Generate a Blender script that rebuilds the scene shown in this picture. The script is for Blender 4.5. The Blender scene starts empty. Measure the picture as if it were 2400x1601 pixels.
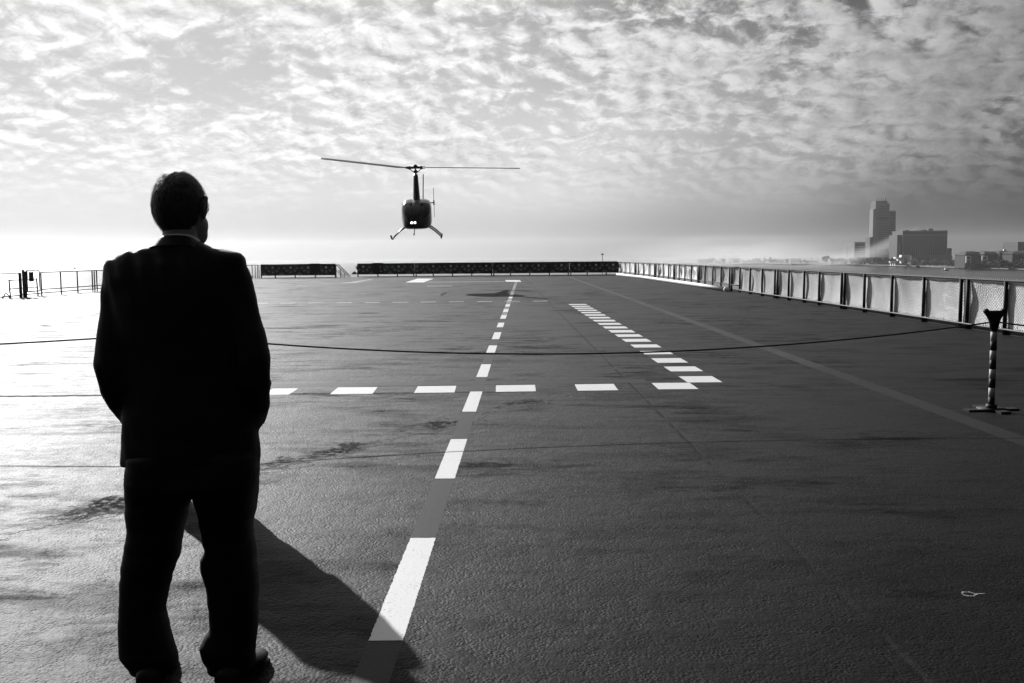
import bpy, bmesh, math, random
from mathutils import Vector, Matrix, noise
random.seed(7)
S = bpy.context.scene
COL = S.collection
R = math.radians

# ------------------------------------------------------------------ camera
F, EYE = 2250.0, 1.5                      # focal length in photo pixels (2400 wide), eye height
PITCH, ROLL = math.atan(200.5 / F), 0.0081
_cp, _sp, _cr, _sr = math.cos(PITCH), math.sin(PITCH), math.cos(ROLL), math.sin(ROLL)
FW = Vector((0, _cp, -_sp)); _U = Vector((0, _sp, _cp)); _R = Vector((1, 0, 0))
UP = _U * _cr + _R * _sr; RT = _R * _cr - _U * _sr
cam = bpy.data.cameras.new('camera'); cam.sensor_width = 36; cam.lens = F / 2400 * 36
cam.clip_start = 0.05; cam.clip_end = 30000
camo = bpy.data.objects.new('camera', cam); COL.objects.link(camo)
camo.matrix_world = Matrix(((RT.x, UP.x, -FW.x, 0), (RT.y, UP.y, -FW.y, 0), (RT.z, UP.z, -FW.z, EYE), (0, 0, 0, 1)))
S.camera = camo

def ray(px, py):
    return FW + RT * ((px - 1200) / F) - UP * ((py - 800.5) / F)
def gnd(px, py, z=0.0):                   # survey: where a sight line meets a level
    d = ray(px, py); t = (z - EYE) / d.z
    return Vector((d.x * t, d.y * t, z))
def aty(px, py, Y):                       # ... or an upright plane across the ship
    d = ray(px, py); t = Y / d.y
    return Vector((d.x * t, Y, EYE + d.z * t))
def atx(px, py, X):
    d = ray(px, py); t = X / d.x
    return Vector((X, d.y * t, EYE + d.z * t))

# ------------------------------------------------------------------ light
SUN_EL, SUN_AZ = R(26), R(-30.5)            # sun ahead and to the left
SUN = Vector((math.sin(SUN_AZ) * math.cos(SUN_EL), math.cos(SUN_AZ) * math.cos(SUN_EL), math.sin(SUN_EL)))
sl = bpy.data.lights.new('sun', 'SUN'); sl.energy = 5.0; sl.angle = R(0.55); sl.color = (1, 1, 1)
so = bpy.data.objects.new('sun', sl); COL.objects.link(so)
so.rotation_euler = SUN.to_track_quat('Z', 'Y').to_euler()
EXPO = 0.65
S.view_settings.view_transform = 'Standard'; S.view_settings.look = 'None'
S.view_settings.exposure = EXPO; S.view_settings.gamma = 1.0; S.view_settings.use_curve_mapping = False
S.render.engine = 'CYCLES'; S.cycles.use_denoising = True
S.cycles.max_bounces = 8; S.cycles.volume_bounces = 0; S.cycles.transparent_max_bounces = 16
S.cycles.use_adaptive_sampling = True; S.cycles.adaptive_threshold = 0.01
S.cycles.sample_clamp_indirect = 6.0

class NT:
    """small helper for node graphs"""
    def __init__(self, tree):
        self.t = tree; self.n = tree.nodes; self.l = tree.links; self.n.clear()
    def node(self, kind, **kw):
        nd = self.n.new(kind)
        ins = kw.pop('ins', {})
        for k, v in kw.items(): setattr(nd, k, v)
        for k, v in ins.items(): self.put(nd.inputs[k], v)
        return nd
    def put(self, sock, v):
        if isinstance(v, bpy.types.NodeSocket): self.l.new(v, sock)
        else: sock.default_value = v
    def m(self, op, a, b=0.0, c=0.0, clamp=False):
        nd = self.n.new('ShaderNodeMath'); nd.operation = op; nd.use_clamp = clamp
        for i, v in enumerate((a, b, c)): self.put(nd.inputs[i], v)
        return nd.outputs[0]
    def mix(self, f, a, b):               # float mix
        nd = self.n.new('ShaderNodeMix'); nd.data_type = 'FLOAT'
        self.put(nd.inputs[0], f); self.put(nd.inputs[2], a); self.put(nd.inputs[3], b)
        return nd.outputs[0]
    def smooth(self, v, a, b, lo=0.0, hi=1.0):
        nd = self.n.new('ShaderNodeMapRange'); nd.interpolation_type = 'SMOOTHSTEP'
        self.put(nd.inputs[0], v); self.put(nd.inputs[1], a); self.put(nd.inputs[2], b); self.put(nd.inputs[3], lo); self.put(nd.inputs[4], hi)
        return nd.outputs[0]
    def ramp(self, v, pts):
        nd = self.n.new('ShaderNodeValToRGB'); nd.color_ramp.interpolation = 'EASE'
        el = nd.color_ramp.elements
        while len(el) < len(pts): el.new(0.5)
        for e, (p, c) in zip(el, pts): e.position = p; e.color = (c, c, c, 1)
        self.put(nd.inputs[0], v)
        return nd.outputs[0]
    def noise(self, vec, scale, detail=4, rough=0.55, dist=0.0):
        nd = self.n.new('ShaderNodeTexNoise')
        self.put(nd.inputs['Vector'], vec)
        nd.inputs['Scale'].default_value = scale; nd.inputs['Detail'].default_value = detail
        nd.inputs['Roughness'].default_value = rough; nd.inputs['Distortion'].default_value = dist
        return nd.outputs[0]
    def vec(self, x, y, z=0.0):
        nd = self.n.new('ShaderNodeCombineXYZ')
        for i, v in enumerate((x, y, z)): self.put(nd.inputs[i], v)
        return nd.outputs[0]
    def sep(self, v):
        nd = self.n.new('ShaderNodeSeparateXYZ'); self.put(nd.inputs[0], v); return nd.outputs

W = bpy.data.worlds.new('World'); S.world = W; W.use_nodes = True
w = NT(W.node_tree)
STR = 0.1
K = 1 / STR / 2 ** EXPO
d = w.node('ShaderNodeTexCoord').outputs['Generated']
dx, dy, dz = w.sep(d)
zc = w.m('MAXIMUM', dz, 0.004)
sky = w.node('ShaderNodeTexSky', sky_type='NISHITA', sun_disc=False, sun_elevation=SUN_EL, sun_rotation=SUN_AZ,
             air_density=1.0, dust_density=3.0, ozone_density=1.0)
w.l.new(w.vec(dx, dy, zc), sky.inputs[0])
nish = w.node('ShaderNodeRGBToBW', ins={0: sky.outputs[0]}).outputs[0]
dot = w.m('ADD', w.m('ADD', w.m('MULTIPLY', dx, SUN.x), w.m('MULTIPLY', dy, SUN.y)), w.m('MULTIPLY', zc, SUN.z))
t01 = w.m('MULTIPLY_ADD', dot, 0.5, 0.5)
def dts(p): return [(a * 0.5 + 0.5, b) for a, b in p]
clear = w.ramp(t01, dts([(-1, .035), (.3, .04), (.52, .055), (.66, .10), (.76, .18), (.87, .42), (.95, .48), (1, .47)]))
cloud = w.ramp(t01, dts([(-1, .05), (.3, .08), (.52, .27), (.68, .52), (.80, .72), (.90, .80), (1, .82)]))
zz = w.m('ADD', zc, 0.36)
ppx = w.m('DIVIDE', dx, zz); ppy = w.m('DIVIDE', dy, zz)
def cloud_field(ox, oy):
    ax, ay = w.m('ADD', ppx, ox), w.m('ADD', ppy, oy)
    # puffs: cell noise warped by turbulence, carried by wider banks
    wv = w.noise(w.vec(ax, ay, 2.0), 11.0, 4, 0.6)
    pv = w.vec(w.m('MULTIPLY_ADD', wv, 0.06, ax), w.m('MULTIPLY_ADD', wv, 0.10, ay), 0.0)
    return w.noise(pv, 18.0, 12, 0.58, 0.0)
n1 = cloud_field(0.0, 0.0)
n2 = w.noise(w.vec(w.m('ADD', ppx, 7.3), w.m('MULTIPLY', ppy, 0.8), 3.1), 3.4, 4, 0.55)
n3 = w.noise(w.vec(w.m('MULTIPLY', ppx, 1.6), w.m('MULTIPLY_ADD', ppx, 2.0, w.m('MULTIPLY', ppy, 4.5)), 5.0), 2.6, 8, 0.62, 0.3)
streak = w.smooth(dot, 0.80, 0.97, 0.25, 0.55)
dens = w.m('ADD', w.m('MULTIPLY_ADD', n2, 0.66, -0.30), w.mix(streak, n1, n3))
dens = w.m('ADD', dens, w.smooth(zc, 0.12, 0.26, 0.0, 0.035))
pd = ray(2150, 205).normalized()
puff = w.node('ShaderNodeVectorMath', operation='DISTANCE', ins={0: w.vec(dx, w.m('MULTIPLY', dy, 1.0), w.m('MULTIPLY', dz, 1.5)), 1: (pd.x, pd.y, pd.z * 1.5)}).outputs['Value']
dens = w.m('ADD', dens, w.smooth(puff, 0.02, 0.085, 0.11, 0.0))
dens = w.m('SUBTRACT', dens, w.smooth(dot, 0.90, 1.0, 0.0, 0.05))
cov = w.smooth(dens, 0.40, 0.58)
n1b = cloud_field(-0.014, 0.020)
shade = w.m('MULTIPLY_ADD', w.m('SUBTRACT', n1, n1b), 1.9, 0.94)
core = w.smooth(dens, 0.58, 0.82, 1.0, 0.74)
cl = w.m('MULTIPLY', w.m('MULTIPLY', cloud, core), w.m('MINIMUM', w.m('MAXIMUM', shade, 0.45), 1.25))
low = w.smooth(zc, 0.03, 0.13)
cov = w.m('MULTIPLY', cov, w.mix(low, 0.0, 0.97))
hz = w.ramp(t01, dts([(-1, .035), (.3, .04), (.46, .05), (.55, .085), (.68, .36), (.79, .63), (.90, .57), (1, .42)]))
hz = w.m('MULTIPLY', hz, w.smooth(zc, 0.0, 0.07, 0.34, 1.0))
base = w.mix(w.smooth(zc, 0.10, 0.25), hz, clear)
tot = w.m('MULTIPLY', w.mix(cov, base, cl), K)
tot = w.m('ADD', tot, w.m('MULTIPLY', w.smooth(dot, 0.981, 1.0), 7.0 * K))     # bright thin cloud round the sun
tot = w.m('MULTIPLY_ADD', nish, 0.008, tot)
bg = w.node('ShaderNodeBackground', ins={'Color': tot, 'Strength': STR})
wo = w.node('ShaderNodeOutputWorld'); w.l.new(bg.outputs[0], wo.inputs['Surface'])

# ------------------------------------------------------------------ materials
def mat(name, g, rough=0.6, metal=0.0, spec=0.5, noise_amt=0.0, nscale=8.0, bump=0.0, bscale=40.0, emit=0.0):
    m = bpy.data.materials.new(name); m.use_nodes = True
    q = NT(m.node_tree)
    b = q.node('ShaderNodeBsdfPrincipled')
    b.inputs['Roughness'].default_value = rough; b.inputs['Metallic'].default_value = metal
    b.inputs['Specular IOR Level'].default_value = spec
    co = q.node('ShaderNodeTexCoord').outputs['Object']
    if noise_amt:
        n = q.noise(co, nscale, 6, 0.6)
        q.put(b.inputs['Base Color'], q.ramp(n, [(0.25, max(0.0, g * (1 - noise_amt))), (0.75, g * (1 + noise_amt))]))
    else:
        b.inputs['Base Color'].default_value = (g, g, g, 1)
    if bump:
        bn = q.node('ShaderNodeBump', ins={'Strength': 1.0, 'Distance': bump, 'Height': q.noise(co, bscale, 5, 0.6)})
        q.l.new(bn.outputs[0], b.inputs['Normal'])
    if emit:
        b.inputs['Emission Color'].default_value = (1, 1, 1, 1); b.inputs['Emission Strength'].default_value = emit
    o = q.node('ShaderNodeOutputMaterial'); q.l.new(b.outputs[0], o.inputs[0])
    m['b'] = b.name
    return m

M = dict(
    steel=mat('dark_painted_steel', 0.012, 0.6, 0, 0.12, 0.3, 6, 0.002, 30),
    rail=mat('galvanised_rail', 0.035, 0.6, 0.0, 0.3, 0.3, 8),
    wire=mat('fence_wire', 0.05, 0.5, 0.2),
    wirelit=mat('sunlit_tone_knuckle', 0.55, 0.35, 0.7),  # far paler than the fence wire: sunlight on the knuckles put into the colour
    pipe=mat('white_pipe', 0.55, 0.4, 0, 0.5, 0.12, 3),
    band=mat('bunting_dark_grey_print', 0.06, 0.8, 0, 0.2), banner=mat('bunting_cloth', 0.035, 0.8, 0, 0.2, 0.3, 4),
    b2=mat('bunting_mid_grey_print', 0.12, 0.8, 0, 0.2),
    b3=mat('bunting_light_print', 0.6, 0.8, 0, 0.2),
    plain=mat('plain_dark_cloth', 0.02, 0.8, 0, 0.2, 0.2, 5),
    rope=mat('black_rope', 0.012, 0.7, 0, 0.3, 0.3, 60, 0.002, 150),
    black=mat('black_paint', 0.010, 0.6, 0, 0.2),
    white=mat('white_paint_band', 0.3, 0.7, 0, 0.5),
    suit=mat('black_wool', 0.004, 0.62, 0, 0.22, 0.3, 60, 0.0006, 500),
    skin=mat('skin', 0.2, 0.55, 0, 0.35, 0.1, 30, 0.0005, 200),
    hair=mat('dark_hair', 0.012, 0.8, 0, 0.1, 0.3, 40), strand=mat('dark_hair_strands', 0.03, 0.5, 0, 0.4),
    shirt=mat('white_shirt', 0.7, 0.8, 0, 0.2),
    leather=mat('black_leather', 0.006, 0.4, 0, 0.25, 0.2, 20, 0.001, 60),
    eye=mat('eye_white', 0.6, 0.2), iris=mat('dark_iris', 0.02, 0.2), lip=mat('lip', 0.13, 0.5),
    heli=mat('helicopter_dark_paint', 0.010, 0.3, 0, 0.35),
    helil=mat('helicopter_light_boom', 0.5, 0.35, 0, 0.5, 0.1, 3),
    glass=mat('dark_glass', 0.004, 0.06, 0, 0.25),
    blade=mat('rotor_blade_grey', 0.06, 0.45, 0, 0.4, 0.2, 2),
    lamp=mat('landing_light', 0.8, 0.3, emit=6.0),
    wall=mat('concrete_wall', 0.06, 0.8, 0, 0.3, 0.15, 0.02),
    wallb=mat('pale_and_sunlit_concrete', 0.13, 0.8, 0, 0.3, 0.1, 0.03),
    win=mat('window_band', 0.012, 0.5, 0, 0.2),
    pale=mat('white_stucco', 0.75, 0.7, 0, 0.3, 0.05, 0.1),
    roof=mat('dark_roof', 0.035, 0.8, 0, 0.2, 0.3, 0.3),
    leaf=mat('foliage', 0.045, 0.7, 0, 0.2, 0.5, 0.5),
    trunk=mat('bark', 0.06, 0.9, 0, 0.1),
    land=mat('shore_land', 0.07, 0.9, 0, 0.1, 0.4, 0.02),
    hull=mat('hull_grey', 0.12, 0.6, 0, 0.4, 0.2, 0.3),
    bird=mat('gull_feathers', 0.05, 0.8),
    scuff=mat('paint_scuff', 0.2, 0.7, 0, 0.3, 0.5, 40),
)

# deck coating: dark non-skid, worn patches, seams, blisters; all from object (metric) coordinates
def deck_mat():
    m = bpy.data.materials.new('nonskid_deck'); m.use_nodes = True
    q = NT(m.node_tree)
    co = q.node('ShaderNodeTexCoord').outputs['Object']
    x, y, z = q.sep(co)
    big = q.noise(co, 0.35, 6, 0.62, 0.6)
    mid = q.noise(co, 1.6, 7, 0.65, 0.3)
    fin = q.noise(co, 28, 5, 0.6)
    peb = q.noise(co, 75, 3, 0.6)
    peb2 = q.noise(co, 190, 2, 0.5)
    wear = q.m('ADD', q.m('MULTIPLY', big, 0.55), q.m('MULTIPLY', mid, 0.45))
    grit = q.noise(q.vec(q.m('MULTIPLY', x, 0.55), q.m('MULTIPLY', y, 1.15), 0.0), 1.5, 10, 0.74, 0.2)
    scuff = q.noise(q.vec(q.m('MULTIPLY', x, 1.0), q.m('MULTIPLY', y, 3.2), 4.0), 1.1, 9, 0.72, 0.1)
    stain = q.m('ADD', q.m('MULTIPLY', q.smooth(grit, 0.42, 0.53, 1.0, 0.0), 0.55), q.m('MULTIPLY', q.smooth(scuff, 0.38, 0.48, 1.0, 0.0), 0.65))
    stain = q.m('MULTIPLY', stain, q.smooth(big, 0.36, 0.60, 1.0, 0.25), clamp=True)
    # plank seams running across the ship
    wob = q.m('MULTIPLY_ADD', q.noise(co, 0.5, 3), 0.16, -0.08)
    sy = q.m('ADD', y, wob)
    rough1 = q.m('MULTIPLY_ADD', q.noise(co, 9, 6, 0.7), 0.16, -0.08)
    def seam(c, wd, dist):
        return q.smooth(q.m('ABSOLUTE', q.m('SUBTRACT', q.m('ADD', sy, q.m('MULTIPLY', rough1, dist)), c)), 0.0, wd, 1.0, 0.0)
    s1 = seam(7.42, 0.022, 0.1)
    brk = q.smooth(q.noise(co, 2.3, 3), 0.4, 0.55)
    s2 = q.m('MULTIPLY', seam(10.52, 0.09, 1.1), q.mix(q.smooth(x, -0.8, 0.5), 1.0, 0.35))
    s3 = q.m('MULTIPLY', seam(15.6, 0.05, 0.5), q.m('MULTIPLY', brk, 0.5))
    s4 = q.m('MULTIPLY', seam(9.9, 0.03, 0.3), q.m('MULTIPLY', brk, 0.6))
    s5 = q.m('MULTIPLY', seam(20.3, 0.06, 0.6), q.m('MULTIPLY', brk, 0.5))
    s6 = q.m('MULTIPLY', q.smooth(q.m('ABSOLUTE', q.m('SUBTRACT', q.m('ADD', x, q.m('MULTIPLY_ADD', y, 0.009, q.m('MULTIPLY', rough1, 0.25))), 1.48)), 0.0, 0.03, 1.0, 0.0), q.m('MULTIPLY', brk, 0.7))
    s1 = q.m('MAXIMUM', q.m('MULTIPLY', s1, 0.0), s6)
    seams = q.m('MAXIMUM', q.m('MAXIMUM', s1, s2), q.m('MAXIMUM', q.m('MAXIMUM', s3, s4), s5), clamp=True)
    # torn coating: an irregular lip running diagonally past the man, with broken patches
    along = q.m('ADD', q.m('MULTIPLY', q.m('SUBTRACT', x, -1.75), 0.55), q.m('MULTIPLY', q.m('SUBTRACT', y, 6.6), 0.835))
    off = q.m('ADD', q.m('MULTIPLY', q.m('SUBTRACT', x, -1.75), -0.835), q.m('MULTIPLY', q.m('SUBTRACT', y, 6.6), 0.55))
    jag = q.m('MULTIPLY_ADD', q.noise(co, 2.6, 7, 0.65), 1.0, -0.5)
    lip = q.smooth(q.m('ADD', off, jag), -0.012, 0.03)
    lipin = q.m('MULTIPLY', q.smooth(q.m('ABSOLUTE', along), 4.2, 5.5, 1.0, 0.0), lip)
    torn = q.m('MULTIPLY', q.m('MULTIPLY', q.m('MULTIPLY', q.smooth(q.m('ABSOLUTE', q.m('ADD', q.m('SUBTRACT', off, 0.16), q.m('MULTIPLY', jag, 0.8))), 0.06, 0.17, 1.0, 0.0),
                               q.smooth(q.noise(co, 1.1, 4, 0.6), 0.46, 0.62)), q.smooth(q.noise(co, 17, 6, 0.75), 0.42, 0.56)), q.smooth(q.m('ABSOLUTE', along), 3.6, 4.8, 1.0, 0.0))
    col = q.mix(stain, 0.006, 0.003)
    col = q.mix(q.smooth(fin, 0.35, 0.7), q.m('MULTIPLY', col, 0.75), q.m('MULTIPLY', col, 1.3))
    col = q.mix(q.m('MULTIPLY', seams, 0.75), col, 0.012)
    col = q.mix(q.m('MULTIPLY', torn, 0.6), col, 0.02)
    # worn, polished coating: almost no reflection seen from above, strong sheen at grazing angles
    b = q.node('ShaderNodeBsdfPrincipled')
    b.inputs['Metallic'].default_value = 1.0
    q.put(b.inputs['Base Color'], q.m('MULTIPLY', col, 0.5))
    rg = q.mix(stain, 0.66, 0.74)
    rg = q.m('ADD', rg, q.m('MULTIPLY', q.m('MAXIMUM', seams, torn), 0.2))
    q.put(b.inputs['Roughness'], rg)
    dull = q.node('ShaderNodeBsdfDiffuse', ins={'Color': q.m('MULTIPLY', col, 3.0)})
    speck = q.m('ADD', q.m('MULTIPLY', q.noise(co, 55, 3, 0.7), 0.6), q.m('MULTIPLY', q.noise(co, 14, 4, 0.7), 0.4))
    matte = q.m('MAXIMUM', q.m('MULTIPLY', stain, 0.66), torn)
    matte = q.m('MAXIMUM', matte, q.m('MULTIPLY', seams, 0.7))
    matte = q.m('ADD', matte, q.smooth(speck, 0.36, 0.58, 0.28, 0.0), clamp=True)
    h = q.m('ADD', q.m('MULTIPLY', fin, 0.0045), q.m('MULTIPLY', peb, 0.0014))
    vo = q.node('ShaderNodeTexVoronoi', feature='SMOOTH_F1', ins={'Vector': co, 'Scale': 78.0, 'Smoothness': 0.35, 'Randomness': 1.0}).outputs['Distance']
    h = q.m('ADD', h, q.m('MULTIPLY', q.m('MULTIPLY', vo, q.smooth(q.noise(co, 9, 3), 0.3, 0.7, 0.3, 1.4)), -0.0046))
    h = q.m('ADD', h, q.m('MULTIPLY', peb2, 0.0009))
    h = q.m('ADD', h, q.m('MULTIPLY', mid, 0.016))
    h = q.m('ADD', h, q.m('MULTIPLY', lipin, 0.016))
    h = q.m('SUBTRACT', h, q.m('MULTIPLY', seams, 0.005))
    h = q.m('SUBTRACT', h, q.m('MULTIPLY', torn, q.m('MULTIPLY', q.noise(co, 32, 4, 0.7), 0.06)))
    bn = q.node('ShaderNodeBump', ins={'Strength': 0.75, 'Distance': 1.0, 'Height': h})
    q.l.new(bn.outputs[0], b.inputs['Normal']); q.l.new(bn.outputs[0], dull.inputs['Normal'])
    mx = q.node('ShaderNodeMixShader', ins={0: matte}); q.l.new(b.outputs[0], mx.inputs[1]); q.l.new(dull.outputs[0], mx.inputs[2])
    o = q.node('ShaderNodeOutputMaterial'); q.l.new(mx.outputs[0], o.inputs[0])
    return m
M['deck'] = deck_mat()

def paint_mat(name, g, worn, thr, rg=0.6, sp=0.3, cs=6):
    m = bpy.data.materials.new(name); m.use_nodes = True
    q = NT(m.node_tree)
    co = q.node('ShaderNodeTexCoord').outputs['Object']
    fin = q.noise(co, 28, 5, 0.6); peb = q.noise(co, 75, 3, 0.6)
    chip = q.smooth(q.m('ADD', q.m('MULTIPLY', peb, 0.6), q.m('MULTIPLY', q.noise(co, cs, 6, 0.72), 0.4)), thr, thr + 0.05, 1.0, 0.0)
    b = q.node('ShaderNodeBsdfPrincipled')
    q.put(b.inputs['Base Color'], q.mix(chip, g, worn))
    b.inputs['Roughness'].default_value = rg; b.inputs['Specular IOR Level'].default_value = sp
    h = q.m('ADD', q.m('MULTIPLY', fin, 0.0020), q.m('MULTIPLY', peb, 0.0016))
    bn = q.node('ShaderNodeBump', ins={'Strength': 0.6, 'Distance': 1.0, 'Height': h})
    q.l.new(bn.outputs[0], b.inputs['Normal'])
    o = q.node('ShaderNodeOutputMaterial'); q.l.new(b.outputs[0], o.inputs[0])
    return m
M['mark'] = paint_mat('white_deck_paint', 0.50, 0.2, 0.37)
M['faint'] = paint_mat('worn_deck_paint', 0.25, 0.04, 0.49, 0.66, 0.2, 4)
M['over'] = paint_mat('grey_overpaint', 0.010, 0.005, 0.47, 0.66, 0.125, 3)
M['side'] = paint_mat('faded_grey_side_line', 0.026, 0.007, 0.50, 0.66, 0.16, 1.3)

def sea_mat():
    m = bpy.data.materials.new('sea_water'); m.use_nodes = True
    q = NT(m.node_tree)
    co = q.node('ShaderNodeTexCoord').outputs['Object']
    b = q.node('ShaderNodeBsdfPrincipled')
    b.inputs['Base Color'].default_value = (.02, .02, .02, 1); b.inputs['Roughness'].default_value = 0.22
    b.inputs['IOR'].default_value = 1.33; b.inputs['Specular IOR Level'].default_value = 0.3
    h = q.m('ADD', q.m('MULTIPLY', q.noise(co, 0.12, 6, 0.6), 1.6), q.m('MULTIPLY', q.noise(co, 0.6, 4, 0.6), 0.3))
    bn = q.node('ShaderNodeBump', ins={'Strength': 0.5, 'Distance': 1.0, 'Height': h})
    q.l.new(bn.outputs[0], b.inputs['Normal'])
    o = q.node('ShaderNodeOutputMaterial'); q.l.new(b.outputs[0], o.inputs[0])
    return m
M['sea'] = sea_mat()

def tarp_mat():
    m = bpy.data.materials.new('white_tarp'); m.use_nodes = True
    q = NT(m.node_tree)
    co = q.node('ShaderNodeTexCoord').outputs['Object']
    n = q.noise(co, 1.5, 6, 0.6)
    c = q.ramp(n, [(0.3, 0.80), (0.7, 0.90)])
    a = q.node('ShaderNodeBsdfDiffuse', ins={'Color': c}); t = q.node('ShaderNodeBsdfTranslucent', ins={'Color': c})
    mx = q.node('ShaderNodeMixShader', ins={0: 0.12}); q.l.new(a.outputs[0], mx.inputs[1]); q.l.new(t.outputs[0], mx.inputs[2])
    o = q.node('ShaderNodeOutputMaterial'); q.l.new(mx.outputs[0], o.inputs[0])
    return m
M['tarp'] = tarp_mat()

# ------------------------------------------------------------------ mesh helpers
class MB:
    def __init__(self): self.v = []; self.f = []
    def add(self, vs, fs):
        k = len(self.v); self.v += [tuple(p) for p in vs]; self.f += [tuple(i + k for i in f) for f in fs]; return self
    def box(self, a, b, rot=None, c=None):
        a, b = Vector(a), Vector(b)
        vs = [Vector((x, y, z)) for z in (a.z, b.z) for y in (a.y, b.y) for x in (a.x, b.x)]
        if rot is not None: vs = [Vector(c) + rot @ (p - Vector(c)) for p in vs]
        return self.add(vs, [(0, 2, 3, 1), (4, 5, 7, 6), (0, 1, 5, 4), (2, 6, 7, 3), (0, 4, 6, 2), (1, 3, 7, 5)])
    def quad(self, *p): return self.add(p, [tuple(range(len(p)))])
    def loft(self, rings, caps=True, closed=True):
        n = len(rings[0]); fs = []
        for i in range(len(rings) - 1):
            for j in range(n if closed else n - 1):
                a, b = i * n + j, i * n + (j + 1) % n
                fs.append((a, b, b + n, a + n))
        if caps:
            fs.append(tuple(reversed(range(n)))); fs.append(tuple(range((len(rings) - 1) * n, len(rings) * n)))
        return self.add([p for r in rings for p in r], fs)
    def tube(self, pts, r, n=8, caps=True):
        pts = [Vector(p) for p in pts]
        rs = r if isinstance(r, (list, tuple)) else [r] * len(pts)
        rings = []; ref = None
        for i, p in enumerate(pts):
            t = (pts[min(i + 1, len(pts) - 1)] - pts[max(i - 1, 0)]).normalized()
            if ref is None: ref = Vector((0, 0, 1)) if abs(t.z) < 0.9 else Vector((1, 0, 0))
            a = t.cross(ref).normalized(); b = t.cross(a).normalized(); ref = -(b.cross(t)).cross(t) if False else ref
            rings.append([p + (a * math.cos(q) + b * math.sin(q)) * rs[i] for q in [2 * math.pi * k / n for k in range(n)]])
        return self.loft(rings, caps)
    def ball(self, c, r, n=12, m=8, mtx=None):
        r = Vector(r) if not isinstance(r, (int, float)) else Vector((r, r, r)); c = Vector(c)
        rings = []
        for i in range(m + 1):
            ph = -math.pi / 2 + math.pi * (i * 0.98 + 0.01 * m) / m
            rings.append([Vector((math.cos(ph) * math.cos(t) * r.x, math.cos(ph) * math.sin(t) * r.y, math.sin(ph) * r.z)) for t in [2 * math.pi * k / n for k in range(n)]])
        if mtx is not None: rings = [[mtx @ p for p in g] for g in rings]
        return self.loft([[c + p for p in g] for g in rings])
    def mesh(self, name, mt, smooth=False):
        me = bpy.data.meshes.new(name); me.from_pydata(self.v, [], self.f); me.validate(); me.update()
        bm = bmesh.new(); bm.from_mesh(me); bmesh.ops.recalc_face_normals(bm, faces=bm.faces); bm.to_mesh(me); bm.free()
        me.materials.append(mt)
        if smooth: me.polygons.foreach_set('use_smooth', [True] * len(me.polygons))
        return me
    def build(self, name, mt, parent=None, smooth=False, **kw):
        return link(name, self.mesh(name, mt, smooth), parent, **kw)

def link(name, me, parent=None, **kw):
    o = bpy.data.objects.new(name, me); COL.objects.link(o)
    if parent is not None: o.parent = parent
    tag(o, **kw); return o
def tag(o, **kw):
    for k, v in kw.items():
        if v is not None: o[k] = v
    return o
def thing(name, label, cat, loc=(0, 0, 0), rz=0.0, group=None):
    o = bpy.data.objects.new(name, None); COL.objects.link(o); o.location = loc; o.rotation_euler = (0, 0, rz)
    o.empty_display_size = 0.2
    return tag(o, label=label, category=cat, group=group)
def at(o, parent):                         # child given in world coordinates under an unrotated parent
    o.location = Vector(o.location) - Vector(parent.location); return o
def remeshed(mb, name, voxel, smooth_it, mt):
    """join overlapping closed shapes into one continuous skin"""
    me = mb.mesh(name, mt); o = bpy.data.objects.new(name + '_tmp', me); COL.objects.link(o)
    r = o.modifiers.new('r', 'REMESH'); r.mode = 'VOXEL'; r.voxel_size = voxel
    s = o.modifiers.new('s', 'SMOOTH'); s.iterations = smooth_it; s.factor = 0.5
    bpy.context.view_layer.update()
    out = bpy.data.meshes.new_from_object(o.evaluated_get(bpy.context.evaluated_depsgraph_get()))
    bpy.data.objects.remove(o); bpy.data.meshes.remove(me)
    out.name = name; out.materials.clear(); out.materials.append(mt)
    out.polygons.foreach_set('use_smooth', [True] * len(out.polygons))
    return out

# ------------------------------------------------------------------ setting
SEA = -18.5
sea = MB().quad((-4400, -580, SEA), (3400, -580, SEA), (3400, 5900, SEA), (-4400, 5900, SEA)).build('sea', M['sea'], kind='structure')
# flight deck: slab with a bow that narrows a little, on a hull
outline = [(-20.6, -45), (9.5, -45), (9.5, 50), (9.2, 62), (8.7, 73.6), (-18.9, 73.4), (-19.9, 66), (-20.6, 50)]
deck = MB()
n = len(outline)
deck.add([(x, y, 0) for x, y in outline] + [(x, y, -0.5) for x, y in outline],
         [tuple(range(n))] + [tuple(reversed(range(n, 2 * n)))] + [(i, i + n, (i + 1) % n + n, (i + 1) % n) for i in range(n)])
deck = deck.build('flight_deck', M['deck'], kind='structure')
hl = MB(); rings = []
for z, k in ((-0.5, 0.97), (-6, 0.9), (-17.9, 0.72)):
    rings.append([Vector(((x + 5.5) * k - 5.5, y * (1 if y < 0 else k * 1.02), z)) for x, y in outline])
hl.loft(rings).build('hull', M['hull'], deck)

MARK_Z = 0.001
def deck_quad(name, pts, mt, z=MARK_Z):
    if name == 'painted_dash' and pts[0][1] < 14:
        rag = []
        for a, b in zip(pts, list(pts[1:]) + [pts[0]]):
            L = math.hypot(b[0] - a[0], b[1] - a[1]); k = max(3, int(L / .018))
            for i in range(k):
                rag.append((a[0] + (b[0] - a[0]) * i / k + random.gauss(0, .0012), a[1] + (b[1] - a[1]) * i / k + random.gauss(0, .0012)))
        pts = rag
    return MB().quad(*[(p[0], p[1], z) for p in pts]).build(name, mt, deck)
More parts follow.
